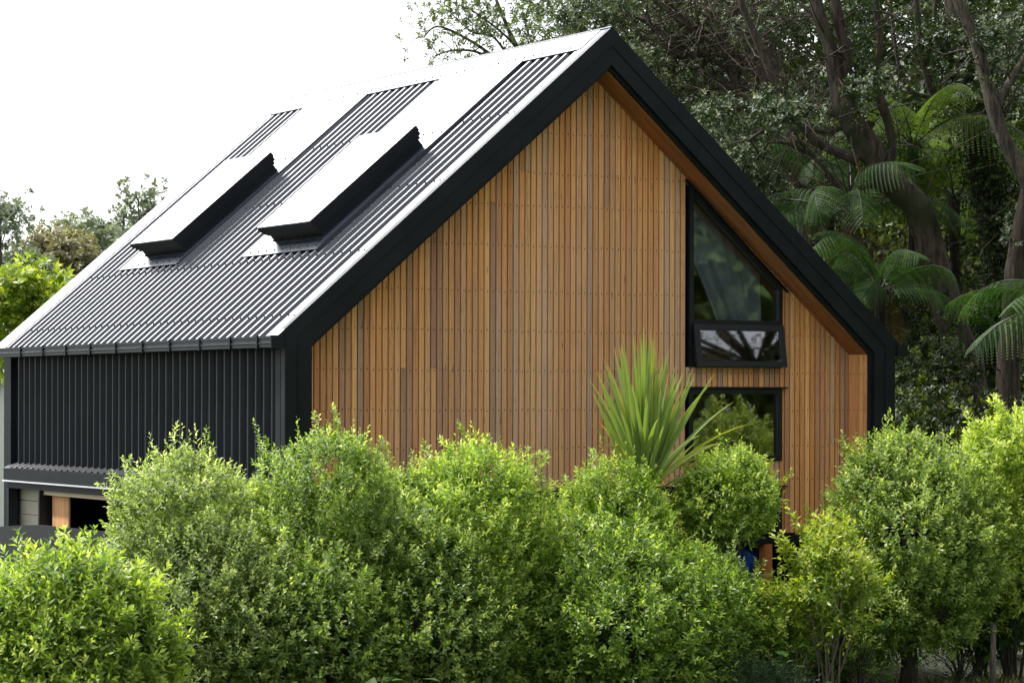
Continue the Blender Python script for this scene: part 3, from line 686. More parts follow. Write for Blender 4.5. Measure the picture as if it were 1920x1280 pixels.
# pale straight stems of the young yellow tree
# broadleaf plants at ground
def broadplant(label, u, v, dep, n=26, ll=.17, mat='leaf_broad', seed=0, h=.5):
    rng = np.random.default_rng(500+seed); p = at(u, v, dep); root = thing('broadleaf_plant', (p.x, p.y, 0), label, 'plant', None)
    P = np.stack([p.x+rng.normal(0, .2, n), p.y+rng.normal(0, .15, n), rng.uniform(.05, h, n)+max(0, p.z-h*.5)*.0], 1)
    D = np.stack([rng.normal(0, 1, n), rng.normal(0, 1, n), rng.uniform(0, .8, n)], 1); S = np.cross(D, [0, 0, 1.])
    leafmesh('foliage', P, D, S, rng.uniform(.8, 1.2, n)*ll, rng.uniform(.6, .8, n)*ll, rng.uniform(.2, 1, n), M[mat], root, droop=.15, fold=.08)
    s = MB()
    for q in P: s.tube([(p.x, p.y, 0), ((p.x+q[0])/2, (p.y+q[1])/2, q[2]*.7), tuple(q)], [.008, .006, .003], 4)
    s.build('stems', M['stem'], root)
broadplant('broad dark leaved plant on the ground between the yellow tree and the dense tree', 1610, 1215, 24.6, 34, .17, seed=1, h=.75)
broadplant('broad leaved plant at the bottom edge below the left dark shrub', 730, 1240, 20.6, 40, .13, seed=2, h=.62)
broadplant('broad leaved plant beside the foot of the orange post', 1490, 1225, 24.0, 40, .13, seed=4, h=.6)
broadplant('glossy leaved plant under the right end of the hedge', 1800, 1190, 26.2, 26, .12, seed=3, h=.7)
# feathery dark plant
def feathery(label, u, dep, wd, h, seed):
    rng = np.random.default_rng(600+seed); p = at(u, 1240, dep); root = thing('feathery_plant', (p.x, p.y, 0), label, 'plant')
    n = 900; P = np.stack([p.x+rng.uniform(-wd/2, wd/2, n), p.y+rng.uniform(-.3, .3, n), rng.uniform(.05, h, n)], 1)
    P[:, 2] *= 1-.5*((P[:, 0]-p.x)/(wd/2))**2
    D = np.stack([rng.normal(0, .6, n), rng.normal(0, .5, n), rng.uniform(.2, 1, n)], 1)
    leafmesh('foliage', *shoots(P, D, 16, .16, .055, .005, rng, .4, .3, (60, 25)), M['leaf_feather'], root)
M['leaf_feather'] = leafmat('leaf_feathery', (.012, .032, .016), (.03, .07, .03), (.07, .13, .05), trans=.2)
feathery('dark feathery low plant at the bottom below the orange post', 1370, 23.6, 1.5, .46, 1)
# ------------------------------------------------------------------ cabbage tree with sword leaves
def cabbage():
    rng = np.random.default_rng(77); p = at(1208, 940, 24.75); root = thing('cabbage_tree', (p.x, p.y, 0), 'cabbage tree with a fan of long green sword leaves against the cedar wall', 'tree')
    s = MB(); s.tube([(p.x+.05, p.y, -.05), (p.x+.03, p.y, .8), (p.x, p.y, p.z+.05)], [.075, .06, .05], 9); s.build('trunk', M['stempale'], root, True)
    V = []; F = []; T = []; n = 150
    for k in range(n):
        f = k/n
        tilt = math.radians(1 + 27*f**.9 + rng.normal(0, 4)) if f < .88 else math.radians(rng.uniform(26, 58))
        az = k*2.4 + rng.normal(0, .3); Ln = rng.uniform(.85, 1.42)*(1 - .2*max(0, f-.5)) ; wd = rng.uniform(.034, .060)
        d = np.array([math.sin(tilt)*math.cos(az), math.sin(tilt)*math.sin(az)*.8, math.cos(tilt)]); 
        if f >= .88: d[0] = abs(d[0])*(1 if rng.random() < .8 else -.5); d = nrm(d)
        side = nrm(np.cross(d, [rng.normal(0, .5), rng.normal(0, .5)+.9, .25]))
        pos = np.array([p.x, p.y, p.z]) + d*.03 + np.array([rng.normal(0, .03), rng.normal(0, .03), .34*(1-f)*rng.random()]); seg = 9; o = len(V); bend = (.20 if f < .78 else .42)*(rng.uniform(.2, 1.3) if rng.random() < .85 else 2.6)*(.3+math.sin(tilt))
        dead = rng.random() < .05 + (.10 if f > .8 else 0)
        tw = rng.normal(0, .25)
        for i in range(seg+1):
            t = i/seg; w = wd*(.55+.9*t if t < .45 else (1-((t-.45)/.55)**1.7))*.5 + .0008
            nn = np.cross(d, side)
            sd = side*math.cos(tw*t) + nn*math.sin(tw*t); nn2 = np.cross(d, sd)
            V += [pos - sd*w + nn2*w*.45, pos, pos + sd*w + nn2*w*.45]
            tt = .25+.25*rng.random()*0 + .18*(1-f) + (.35 if dead else 0) + (.45*max(0, (t-.88)/.12))
            T += [tt]*3
            pos = pos + d*Ln/seg; d = d + np.array([0, 0, -bend/seg*(1+1.5*t)]); d = d/np.linalg.norm(d); side = nrm(side - d*np.dot(side, d))
        for i in range(seg):
            a = o+i*3; F += [(a, a+1, a+4, a+3), (a+1, a+2, a+5, a+4)]
    me = bpy.data.meshes.new('sword_leaves'); me.from_pydata([tuple(v) for v in V], [], F); me.materials.append(M['sword'])
    a = me.attributes.new('tint', 'FLOAT', 'POINT'); a.data.foreach_set('value', np.clip(T, 0, 1).astype(np.float32)); me.update()
    link('sword_leaves', me, root)
cabbage()
# ------------------------------------------------------------------ big trees behind, right
def ptube(mb, path, dep, n=9, rng=None, jit=.0):
    """path of (u, v, width px, [ddep])"""
    pts = [at(q[0], q[1], dep + (q[3] if len(q) > 3 else 0)) for q in path]; rad = [q[2]/2/ppm(dep) for q in path]
    # smooth subdivision (catmull)
    P = []; R_ = []
    for i in range(len(pts)-1):
        p0, p1, p2, p3 = pts[max(i-1, 0)], pts[i], pts[i+1], pts[min(i+2, len(pts)-1)]
        for j in range(5):
            t = j/5; P.append(.5*((2*p1) + (p2-p0)*t + (2*p0-5*p1+4*p2-p3)*t*t + (3*p1-p0-3*p2+p3)*t**3)); R_.append((rad[i]*(1-t)+rad[i+1]*t)*(1 if rng is None else rng.uniform(.93, 1.08)))
    P.append(pts[-1]); R_.append(rad[-1])
    mb.tube(P, R_, n); return P
def twigs(mb, pts, rng, n, ln, r):
    for _ in range(n):
        p = Vector(pts[rng.integers(0, len(pts))]); d = Vector(rng.normal(0, 1, 3)).normalized(); d.z = d.z*.5+.25
        q = [p]; 
        for k in range(5):
            d = (d + Vector(rng.normal(0, .35, 3))).normalized(); q.append(q[-1]+d*ln/5*rng.uniform(.7, 1.3))
        mb.tube(q, [r, r*.8, r*.6, r*.45, r*.3, r*.15], 4)
def clumps(spec, rng, ll, lw, n=9, slen=.10, t0=.35, dens=1.0, up=.5, spread=(85, 30)):
    """spec: (u, v, ru, rv, dep, rdep, count)"""
    out = []
    for (u, v, ru, rv, dep, rd, cnt) in spec:
        k = int(cnt*dens); ncl = max(2, k//28); cc = []
        for _ in range(ncl):
            while True:
                a = rng.uniform(-1, 1, 3)
                if (a**2).sum() < 1: break
            c = at(u+a[0]*ru, v+a[1]*rv, dep+a[2]*rd); cc.append((c.x, c.y, c.z))
        cc = np.array(cc); idx = rng.integers(0, ncl, k); d = nrm(rng.normal(0, 1, (k, 3))); r = rng.uniform(.12, .36, k)*(dep/40)
        P = cc[idx] + d*r[:, None]*np.array([1.25, 1.25, .7])
        D = d*.7 + np.array([0, 0, up]) + rng.normal(0, .25, (k, 3))
        out.append(shoots(P, D, n, slen, ll, lw, rng, t0, .3, spread, .2))
    return cat(out)
rg_ = np.random.default_rng(5)
def bigtree(label, base, trunks, dep, spec, seed, leaf='leaf_pohu', bark='bark', ll=.10, lw=.046, tw=60, ivy=None, dens=.55, cat_='tree', group=None, name='broadleaf_tree', twr=.014, twl=1.3, n=9, t0=.35):
    rng = np.random.default_rng(seed); b = at(*base); root = thing(name, (b.x, b.y, hz(b.x, b.y)), label, cat_, group)
    mb = MB(); allp = []
    for tr in trunks:
        P = ptube(mb, tr, dep, 9 if tr[0][2] > 12 else 6, rng); allp += P[len(P)//3:]
    twigs(mb, allp, rng, tw, twl, twr)
    mb.build('trunk', M[bark], root, True)
    if spec: leafmesh('crown', *clumps(spec, rng, ll, lw, n=n, dens=dens, t0=t0), M[leaf], root)
    if ivy:
        B = []; Dn = []
        for (u, v, w, cnt) in ivy:
            for _ in range(cnt):
                q = at(u+rng.normal(0, w*.42), v+rng.uniform(-24, 24), dep-.25+rng.normal(0, .22)); B.append(tuple(q)); Dn.append((rng.normal(0, .6)-.3, rng.normal(0, .6)-.5, rng.normal(-.2, .6)))
        leafmesh('ivy', *shoots(np.array(B), np.array(Dn), 6, .12, .06, .05, rng, .35, .3, (80, 50)), M['leaf_ivy'], root)
    return root
# 1 main leaning tree
bigtree('huge leaning tree with a thick twisting trunk between the tree ferns', (1810, 900, 40),
 [[(1815, 1000, 92), (1812, 860, 81), (1812, 700, 73), (1795, 640, 63), (1772, 560, 59), (1750, 490, 56), (1735, 430, 54), (1716, 385, 56), (1682, 352, 56), (1655, 325, 54), (1636, 290, 51), (1608, 245, 51), (1585, 205, 46), (1568, 150, 33), (1556, 90, 27), (1536, 30, 24), (1520, -40, 20)],
  [(1585, 205, 34), (1592, 150, 29), (1586, 90, 24), (1570, 30, 22), (1562, -40, 20)],
  [(1655, 325, 24), (1672, 285, 18), (1668, 240, 17), (1652, 190, 20), (1640, 150, 15), (1650, 80, 12), (1640, -10, 11)],
  [(1610, 300, 24), (1560, 282, 18), (1525, 262, 15), (1500, 232, 15), (1475, 205, 17), (1450, 150, 17), (1425, 90, 15), (1395, 20, 15), (1380, -30, 12)],
  [(1640, 232, 11), (1590, 226, 10), (1540, 206, 10), (1490, 202, 10), (1440, 238, 7), (1405, 262, 5)],
  [(1585, 238, 10), (1545, 248, 9), (1505, 236, 7), (1470, 250, 5)],
  [(1650, 350, 11), (1618, 350, 12), (1596, 378, 11), (1570, 345, 9), (1530, 300, 7), (1480, 270, 5), (1440, 268, 4)]], 40,
 [(1500, 190, 80, 60, 42.5, 1.2, 150), (1440, 215, 70, 35, 38, 1, 300), (1640, 165, 40, 25, 39, .8, 130), (1560, 40, 110, 60, 42, 1.5, 300), (1420, 60, 110, 60, 42, 1.5, 330), (1600, -120, 260, 100, 40, 3, 900), (1330, 230, 50, 40, 39, .8, 230)], 21, tw=120, twl=2.0, twr=.016,
 ivy=[(1612, 110, 20, 60), (1616, 60, 24, 60), (1618, 160, 20, 50), (1620, 10, 24, 50), (1612, 210, 14, 30)] + [(1735+a, v, 22, 26) for v, a in ((520, 10), (570, 40), (620, 50), (670, 66), (720, 78), (780, 80), (840, 80))])
# 2 multi stemmed tree behind the apex
bigtree('many stemmed tree fanning out above the right roof slope', (1540, 900, 44),
 [[(1545, 1000, 62), (1530, 700, 52), (1515, 420, 44), (1490, 330, 34), (1462, 240, 29), (1430, 150, 26), (1395, 60, 21), (1360, -20, 18)],
  [(1500, 350, 26), (1480, 280, 18), (1472, 200, 18), (1452, 110, 18), (1430, 40, 16), (1400, -30, 13)],
  [(1490, 330, 23), (1420, 270, 16), (1385, 180, 18), (1365, 110, 18), (1335, 30, 16), (1310, -30, 13)],
  [(1462, 240, 18), (1400, 190, 13), (1340, 140, 12), (1280, 90, 10), (1210, 40, 9), (1150, 20, 6)],
  [(1440, 270, 14), (1370, 200, 12), (1320, 170, 10), (1250, 130, 8), (1190, 120, 5)],
  [(1400, 260, 12), (1340, 235, 9), (1290, 205, 8), (1240, 190, 5)],
  [(1430, 150, 13), (1380, 100, 12), (1300, 60, 10), (1240, 10, 9), (1190, -30, 8)],
  [(1365, 110, 12), (1290, 40, 10), (1240, -10, 8)], [(1395, 170, 12), (1350, 120, 10), (1270, 105, 9), (1180, 70, 6)]], 44,
 [(1230, 70, 95, 60, 44.5, 1.0, 330), (1290, 180, 85, 60, 44, 1.2, 420), (1375, 285, 60, 45, 41, 1, 420), (1350, 60, 90, 60, 45, 1.5, 330), (1100, 20, 90, 45, 43, 1.5, 620), (1300, -90, 240, 90, 44, 3, 900), (1200, 120, 50, 40, 42, 1, 330), (1400, 330, 40, 30, 41, .8, 200)], 22, tw=260, t0=.42, bark='barkg', twl=2.4, twr=.017)
M["leaf_spray"] = leafmat('leaf_spray', (.03, .055, .018), (.09, .13, .05), (.26, .32, .12), trans=.3)
bigtree('sunlit tree with airy sprays of leaves against the sky above the ridge', (1092, 960, 46),
 [[(1095, 1020, 34), (1080, 700, 28), (1060, 420, 22), (1020, 240, 16), (985, 130, 11), (955, 60, 8), (930, 0, 6)],
  [(1000, 170, 9), (930, 110, 7), (870, 70, 5), (820, 50, 4), (795, 70, 2)],
  [(960, 140, 6), (900, 100, 5), (850, 95, 4), (815, 105, 2)],
  [(985, 130, 7), (960, 80, 5), (900, 30, 4), (860, 10, 3)],
  [(1020, 200, 8), (1050, 110, 6), (1060, 50, 5), (1050, -10, 4)], [(955, 110, 5), (925, 70, 4), (885, 60, 3), (840, 20, 2)], [(1010, 150, 6), (1000, 90, 5), (985, 40, 4), (1000, -10, 3)]], 46,
 [(838, 22, 36, 20, 45.5, .7, 90), (905, 12, 45, 22, 46, .9, 110), (800, 60, 20, 13, 45.5, .5, 42), (788, 90, 10, 9, 45.5, .4, 20), (818, 100, 14, 9, 45.5, .4, 26), (880, 60, 28, 15, 46, .8, 70), (940, 55, 40, 20, 46, .8, 110), (880, 98, 30, 9, 46, .5, 40), (1000, 30, 55, 32, 46, 1, 240), (1060, 45, 55, 40, 45, 1, 280), (975, 85, 32, 12, 46, .7, 70), (1045, 85, 40, 14, 45.5, .8, 130), (920, -60, 150, 45, 46, 2, 160), (862, 40, 40, 22, 46, .8, 60)], 23, leaf='leaf_spray', bark='barkg', ll=.085, lw=.04, tw=90, twr=.010, twl=.8, t0=.4)
# 4 ivy covered trunk
bigtree('dark trunk wrapped in ivy near the right edge', (1850, 900, 43),
 [[(1855, 1000, 80), (1850, 800, 70), (1868, 620, 62), (1872, 480, 58), (1850, 360, 56), (1828, 240, 52), (1810, 130, 46), (1790, 0, 40), (1780, -60, 36)],
  [(1832, 200, 22), (1790, 196, 20), (1755, 180, 17), (1735, 130, 14), (1722, 60, 12), (1716, -20, 10)], [(1735, 130, 10), (1748, 60, 9), (1756, -20, 8)],
  [(1755, 182, 10), (1715, 175, 8), (1690, 140, 7), (1675, 60, 6), (1668, -10, 5)]], 43,
 [(1800, 40, 60, 60, 43, 1.2, 240), (1880, 90, 60, 80, 41, 1.5, 420), (1740, 60, 40, 60, 44, 1.5, 200), (1780, -110, 160, 90, 43, 3, 420)], 24, tw=30,
 ivy=[(1790+a, v, 80, 260) for v, a in ((60, 5), (110, 20), (160, 30), (210, 40), (260, 50), (310, 60), (360, 70), (410, 85), (460, 95), (510, 100), (560, 95), (610, 80), (660, 70), (720, 60), (780, 60), (840, 60))] + [(1700, 60, 30, 30), (1612, 110, 22, 22), (1608, 60, 22, 22), (1620, 160, 20, 14)])
# 5 right leaning limbs
bigtree('bare grey trunk curving up along the right edge', (1990, 700, 37),
 [[(2060, 800, 60), (2020, 560, 48), (1960, 400, 36), (1915, 320, 30), (1880, 255, 27), (1862, 200, 28), (1846, 140, 24), (1826, 70, 22), (1795, 0, 20), (1775, -50, 16)],
  [(1868, 205, 18), (1890, 160, 16), (1915, 120, 14), (1950, 60, 12)], [(1880, 210, 10), (1896, 190, 7), (1905, 165, 5)]], 37,
 [(1880, 60, 40, 40, 37, .8, 110), (1905, 200, 25, 60, 38, .8, 90), (1820, 160, 14, 14, 36, .3, 14), (1950, -50, 120, 80, 37, 2, 300)], 25, bark='barkg', tw=14)
bigtree('rough brown trunk behind the hedge at the right edge', (1893, 900, 38.5),
 [[(1890, 1000, 58), (1888, 820, 50), (1890, 700, 46), (1896, 600, 40), (1905, 480, 34), (1930, 350, 28)]], 38.5, [(1930, 420, 40, 60, 38.5, 1, 160)], 26, tw=6)
for k, (cx, cy, r, ht) in enumerate(((20, -4, 4.5, 12), (25, 4, 5, 14), (24, -10, 4.5, 12), (13.6, -3.2, 3.8, 8.5))):  # unseen crowns added to shade the gable's right side and the background
    rng = np.random.default_rng(700+k); n = 22000; d = nrm(rng.normal(0, 1, (n, 3))); P = np.array([cx, cy, ht]) + d*(r*rng.random((n, 1))**.4)*np.array([1, 1, .8])
    root = thing('added_shade_tree', (cx, cy, hz(cx, cy)), ('broad unseen tree added for shade, middle of the garden edge', 'tallest unseen tree added for shade, behind the garden edge', 'unseen tree added for shade, farthest from the house wall', 'low crowned unseen tree added for shade, nearest the right corner of the house')[k], 'tree', 'unseen trees added for shade')
    leafmesh('crown', P, rng.normal(0, 1, (n, 3)), rng.normal(0, 1, (n, 3)), rng.uniform(.14, .28, n), rng.uniform(.07, .13, n), rng.uniform(.1, .7, n), M['leaf_pohu'], root, flat=True)
    mb = MB(); mb.tube([(cx, cy, hz(cx, cy)-.1), (cx+.3, cy, ht*.4), (cx, cy, ht)], [.4, .3, .12], 9); mb.build('trunk', M['bark'], root, True)
# ------------------------------------------------------------------ tree ferns
def frond_mesh(Ln, up, droop, seed):
    rng = np.random.default_rng(900+seed); B = []; D = []; S = []; LL = []; WW = []; T = []
    seg = 27; pos = np.zeros(3); ang = up; pts = []; dirs = []
    for i in range(seg+1):
        pts.append(pos.copy()); d = np.array([math.cos(ang), 0, math.sin(ang)]); dirs.append(d); pos = pos + d*Ln/seg; ang -= droop/seg*(1.4 if i > seg*.3 else .5)
    for i in range(4, seg):
        t = i/seg; p = pts[i]; d = dirs[i]
        pl_ = Ln*.225*math.sin(math.pi*min(1, .10+.86*t))**.7*rng.uniform(.93, 1.05)
        for sgn in (-1, 1):
            pd = nrm(np.array([d[0]*.40, sgn*.85, d[2]*.40-.32])); m = max(6, int(pl_/.026)); tw = .3 + .25*rng.random()
            for k in range(m):
                s = (k+.5)/m; w = .058*(1-.75*s**1.4); pos2 = p + pd*pl_*s + np.array([0, 0, -.45*pl_*s*s])
                for s2 in (-1, 1):
                    B.append(pos2); dd = nrm(np.array([d[0]*s2*.9, 0, d[2]*s2*.9]) + pd*.35 + np.array([0, 0, -.25])); D.append(dd); S.append(pd); LL.append(w); WW.append(pl_/m*.95); T.append(tw+.2*rng.random()+.1*s)
    return [np.array(B), np.array(D), np.array(S), np.array(LL), np.array(WW), np.array(T)], pts
M['frond_backlit'] = leafmat('fern_frond_backlit', (.018, .042, .009), (.052, .092, .02), (.17, .22, .05), rough=.5, trans=.55, spec=.15)  # backlit copy of the frond: light through it put into the colour
FR = []; FL_ = {}
for k, (Ln, up, dr) in enumerate(((2.5, .85, 1.6), (2.4, .6, 1.5), (2.2, .3, 1.3), (2.5, 1.1, 1.8))):
    A, pts = frond_mesh(Ln, up, dr, k)
    o = leafmesh('frond', *A, M['frond'], None, droop=.05, fold=.02, flat=True); bpy.data.objects.remove(o)
    me = bpy.data.meshes['frond' if k == 0 else 'frond.%03d' % k]
    mb = MB(); mb.tube([tuple(p) for p in pts[::2]], [.016-.013*i/len(pts[::2]) for i in range(len(pts[::2]))], 5); r = mb.build('stalk', M['rachis']); rm = r.data; bpy.data.objects.remove(r)
    FR.append((me, rm))
def treefern(label, u, v, dep, n, seed, sc=1., light=False):
    rng = np.random.default_rng(1200+seed); c = at(u, v, dep); g = hz(c.x, c.y)
    root = thing('tree_fern', (c.x, c.y, g), label, 'tree fern', 'tree ferns behind the house')
    mb = MB(); lean = rng.normal(0, .35, 2); pts = [(c.x+lean[0]*(1-t)**2, c.y+lean[1]*(1-t)**2, g-.1+(c.z-g+.1)*t) for t in np.linspace(0, 1, 26)]
    mb.tube(pts, [.085*rng.uniform(.8, 1.25)+.05*abs(t-.6)*(t < .6) for t in np.linspace(0, 1, 26)], 9)
    for q in range(170):                                   # stubs and hanging dead stalks
        k_ = int(rng.integers(2, 26)); a = rng.uniform(0, 6.28); p0 = Vector(pts[k_]); o_ = Vector((math.cos(a), math.sin(a), 0))
        mb.tube([p0+o_*.05, p0+o_*.14+Vector((0, 0, .02)), p0+o_*rng.uniform(.14, .22)-Vector((0, 0, rng.uniform(.08, .35)))], [.014, .010, .004], 4, cap=False)
    mb.build('trunk', M['ferntrunk'], root, True)
    for k in range(n):
        me, rm = FR[int(rng.integers(0, 4))]
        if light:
            if me.name not in FL_: FL_[me.name] = me.copy(); FL_[me.name].materials[0] = M['frond_backlit']
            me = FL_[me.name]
        f = bpy.data.objects.new('frond', me); COL.objects.link(f); f.parent = root
        f.location = (0, 0, c.z-g); s = sc*rng.uniform(.85, 1.15); f.scale = (s, s, s)
        f.rotation_euler = (rng.normal(0, .30), rng.normal(0, .16), k*2*math.pi/n + rng.normal(0, .22)); f.scale = (s, s*rng.uniform(.85, 1.15), s*rng.uniform(.8, 1.15))
        if k % 4 == 3:
            me2 = FD_[FR[k % 3][0].name]; dd_ = bpy.data.objects.new('dead_frond', me2); COL.objects.link(dd_); dd_.parent = root; dd_.location = (0, 0, c.z-g-.05)
            dd_.scale = (.55*sc,)*3; dd_.rotation_euler = (rng.normal(0, .3), 1.15+rng.normal(0, .12), k*2.1)
        st = bpy.data.objects.new('stalk', rm); COL.objects.link(st); st.parent = f
M['frond_dead'] = leafmat('dead_frond', (.03, .018, .009), (.07, .042, .02), (.13, .08, .035), rough=.8, trans=.2, spec=.1)
FD_ = {}
for r_, _ in FR: FD_[r_.name] = r_.copy(); FD_[r_.name].materials[0] = M['frond_dead']
treefern('tree fern with fronds arching over the black roof edge, left of the leaning trunk', 1555, 325, 42.5, 11, 1, .85)
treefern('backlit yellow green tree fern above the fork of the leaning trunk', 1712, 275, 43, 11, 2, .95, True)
treefern('large tree fern drooping beside the bend of the leaning trunk', 1592, 398, 40.5, 12, 3, .88)
treefern('tree fern whose frond tips reach in from the right edge', 2055, 650, 34, 11, 4, .85)
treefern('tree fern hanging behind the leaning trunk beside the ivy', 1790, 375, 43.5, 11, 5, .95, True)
treefern('low dark tree fern just above the right gutter', 1650, 545, 38.5, 11, 6, .72)
treefern('low tree fern at the foot of the forked trunk', 1745, 660, 43, 9, 7, .8)
# ------------------------------------------------------------------ forest mass behind
def forest():
    rng = np.random.default_rng(31); B = []; D = []; T = []; L_ = []
    def layer(n, u0, u1, v0, v1, d0, d1, ll, hole=True, t0=.3):
        ncl = n//22; k = 0
        while k < ncl:
            u = rng.uniform(u0, u1); v = rng.uniform(v0, v1); dep = rng.uniform(d0, d1)
            if u < 1120+ (v-0)*.5 and v < 500 and u < 1150: 
                if v < 60 and u > 1060: pass
                else: continue
            if hole and ((u-1688)/30)**2 + ((v-95)/85)**2 < 1: continue
            if hole and ((u-1545)/26)**2 + ((v-75)/36)**2 < 1: continue
            if hole and ((u-1490)/34)**2 + ((v-50)/32)**2 < 1: continue
            k += 1; c = np.array(at(u, v, dep)); m = 22
            d = nrm(rng.normal(0, 1, (m, 3))); P = c + d*rng.uniform(.2, .75, (m, 1))*np.array([1, 1, .7])
            yel = .55 if (1620 < u < 1880 and 200 < v < 520 and rng.random() < .5) else (.3 if rng.random() < .15 else 0)  # backlit patches: light through the leaves put into the tint
            B.append(P); D.append(d + np.array([0, 0, .1])); T.append(t0 + yel + rng.normal(0, .12, m)); L_.append(ll*rng.uniform(.6, 1.3, m))
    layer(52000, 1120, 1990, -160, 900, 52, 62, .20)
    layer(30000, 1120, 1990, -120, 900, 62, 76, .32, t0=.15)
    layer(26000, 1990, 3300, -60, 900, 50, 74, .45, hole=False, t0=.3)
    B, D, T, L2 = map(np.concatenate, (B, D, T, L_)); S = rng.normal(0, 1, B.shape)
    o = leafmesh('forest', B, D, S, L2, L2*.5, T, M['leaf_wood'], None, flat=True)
    tag(o, 'dark dense bush rising behind the trees on the right', 'forest', None, 'stuff')
forest()
def treeline():                                      # low bush along the far side of the land, left
    rng = np.random.default_rng(33); n = 700; U = rng.uniform(-2600, 1300, n); B = []
    for u in U:
        c = np.array(at(u, rng.uniform(712, 850), rng.uniform(105, 125))); B.append(c + rng.normal(0, .9, (30, 3))*np.array([1, 1, .55]))
    B = np.concatenate(B); k = len(B)
    tag(leafmesh('treeline', B, rng.normal(0, 1, B.shape), rng.normal(0, 1, B.shape), rng.uniform(.4, .9, k), rng.uniform(.2, .4, k), rng.uniform(.1, .8, k), M['leaf_hazy'], None, flat=True), 'low far line of bush beyond the house', 'treeline', None, 'stuff')
treeline()
# undergrowth at the foot of the big trees
def under():
    rng = np.random.default_rng(41)
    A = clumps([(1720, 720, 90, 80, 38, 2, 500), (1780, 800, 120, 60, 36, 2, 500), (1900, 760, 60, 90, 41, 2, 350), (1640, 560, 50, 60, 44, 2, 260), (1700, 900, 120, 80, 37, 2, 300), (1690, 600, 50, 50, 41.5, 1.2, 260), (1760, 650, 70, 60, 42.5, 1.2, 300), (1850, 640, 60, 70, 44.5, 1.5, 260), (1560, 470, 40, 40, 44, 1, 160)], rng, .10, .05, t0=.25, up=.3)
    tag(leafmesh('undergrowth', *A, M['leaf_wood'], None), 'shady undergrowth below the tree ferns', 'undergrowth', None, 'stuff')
under()
# ------------------------------------------------------------------ left background trees
def crown_tree(label, u, v, ru, rv, dep, cnt, leaf, seed, ll, lw, trunk=14, bark='barkg', name='garden_tree', lobes=7, t0=.4, group=None, airy=False, vb=None):
    rng = np.random.default_rng(seed); spec = []
    for k in range(lobes):
        a = rng.uniform(0, 6.28); r = rng.uniform(.25, .8); spec.append((u+math.cos(a)*ru*r, v+math.sin(a)*rv*r, ru*.42, rv*.36, dep+rng.uniform(-1, 1)*ru/ppm(dep), ru*.4/ppm(dep), cnt//lobes))
    vb = vb or v+rv*2
    vg = 750 + CF*2.8/dep + 8
    tr = [[(u+4, vg, trunk*1.5), (u+2, vb, trunk), (u, v+rv*.5, trunk*.8), (u-3, v, trunk*.4), (u, v-rv*.7, trunk*.15)]]
    for k in range(6):
        s = spec[k % lobes]; tr.append([(u, v+rv*.7, trunk*.45), ((u+s[0])/2+rng.normal(0, 3), (v+rv*.4+s[1])/2, trunk*.3), (s[0], s[1], trunk*.12)])
    return bigtree(label, (u+4, vg, dep), tr, dep, spec, seed, leaf=leaf, bark=bark, ll=ll, lw=lw, tw=16 if not airy else 50, name=name, group=group, twr=trunk/ppm(dep)*.05, twl=ru*.6/ppm(dep), t0=t0)
M['leaf_limetree'] = leafmat('leaf_lime_tree', (0.066, 0.110, 0.011), (0.204, 0.288, 0.024), (0.504, 0.552, 0.060), trans=.4)
crown_tree('bright lime green tree behind the left roof edge', 35, 605, 105, 115, 38, 2600, 'leaf_limetree', 51, .14, .065, lobes=14, t0=.42, bark='bark')
crown_tree('rusty brown round tree among the distant trees at the left', 108, 478, 48, 42, 80, 1400, 'leaf_olive', 52, .22, .12, trunk=7, lobes=9, t0=.6, group=None)
crown_tree('grey green feathery tree just right of the rusty brown one', 152, 470, 38, 55, 84, 1300, 'leaf_hazy', 53, .22, .10, trunk=6, lobes=8)
crown_tree('grey green rounded tree touching the left roof edge', 200, 470, 60, 55, 88, 2400, 'leaf_hazy', 54, .24, .10, trunk=6, lobes=10)
crown_tree('dark airy pine poking above the left roof edge', 262, 395, 30, 44, 82, 260, 'leaf_hazy', 55, .22, .10, trunk=5, lobes=9, airy=True, t0=.2)
crown_tree('sparse grey twiggy tree cut by the left edge of the photo', 0, 420, 46, 70, 62, 340, 'leaf_hazy', 56, .16, .08, trunk=6, lobes=9, airy=True, t0=.25)
crown_tree('small dark tree between the lime green tree and the rusty one', 40, 498, 26, 20, 78, 300, 'leaf_hazy', 57, .22, .11, trunk=5, lobes=5, t0=.15)
crown_tree('pale low bush at the foot of the distant trees', 20, 555, 90, 30, 70, 900, 'leaf_hazy', 58, .25, .12, trunk=5, lobes=7, t0=.4, name='bush')
# ------------------------------------------------------------------ woods behind the viewer (seen in the window panes)
M['leaf_olive2'] = leafmat('leaf_far_wood', (.03, .06, .012), (.10, .16, .03), (.26, .32, .07), trans=.2)
def behind():
    rng = np.random.default_rng(61); B = []; L_ = []; T = []
    for k in range(2750):
        a = rng.uniform(-.95, .35); r = rng.uniform(32, 44); cx, cy = 5.4 + math.cos(a-.72)*r*1.0, .4 + math.sin(a-.72)*r
        z = rng.uniform(.5, 14 + 3*math.sin(a*7)) if k < 1990 else (rng.uniform(15, 30) if k < 2050 else rng.uniform(1, 10)); c = np.array([cx, cy, z]); m = 26
        B.append(c + rng.normal(0, .55, (m, 3))); L_.append(rng.uniform(.35, .75, m)); T.append(rng.uniform(.1, .8, m))
    B, L2, T = map(np.concatenate, (B, L_, T)); D = rng.normal(0, 1, B.shape); S = rng.normal(0, 1, B.shape)
    tag(leafmesh('woodland', B, D, S, L2, L2*.5, T, M['leaf_olive2'], None, flat=True), 'green woods across the garden mirrored in the window panes', 'woodland', None, 'stuff')
behind()
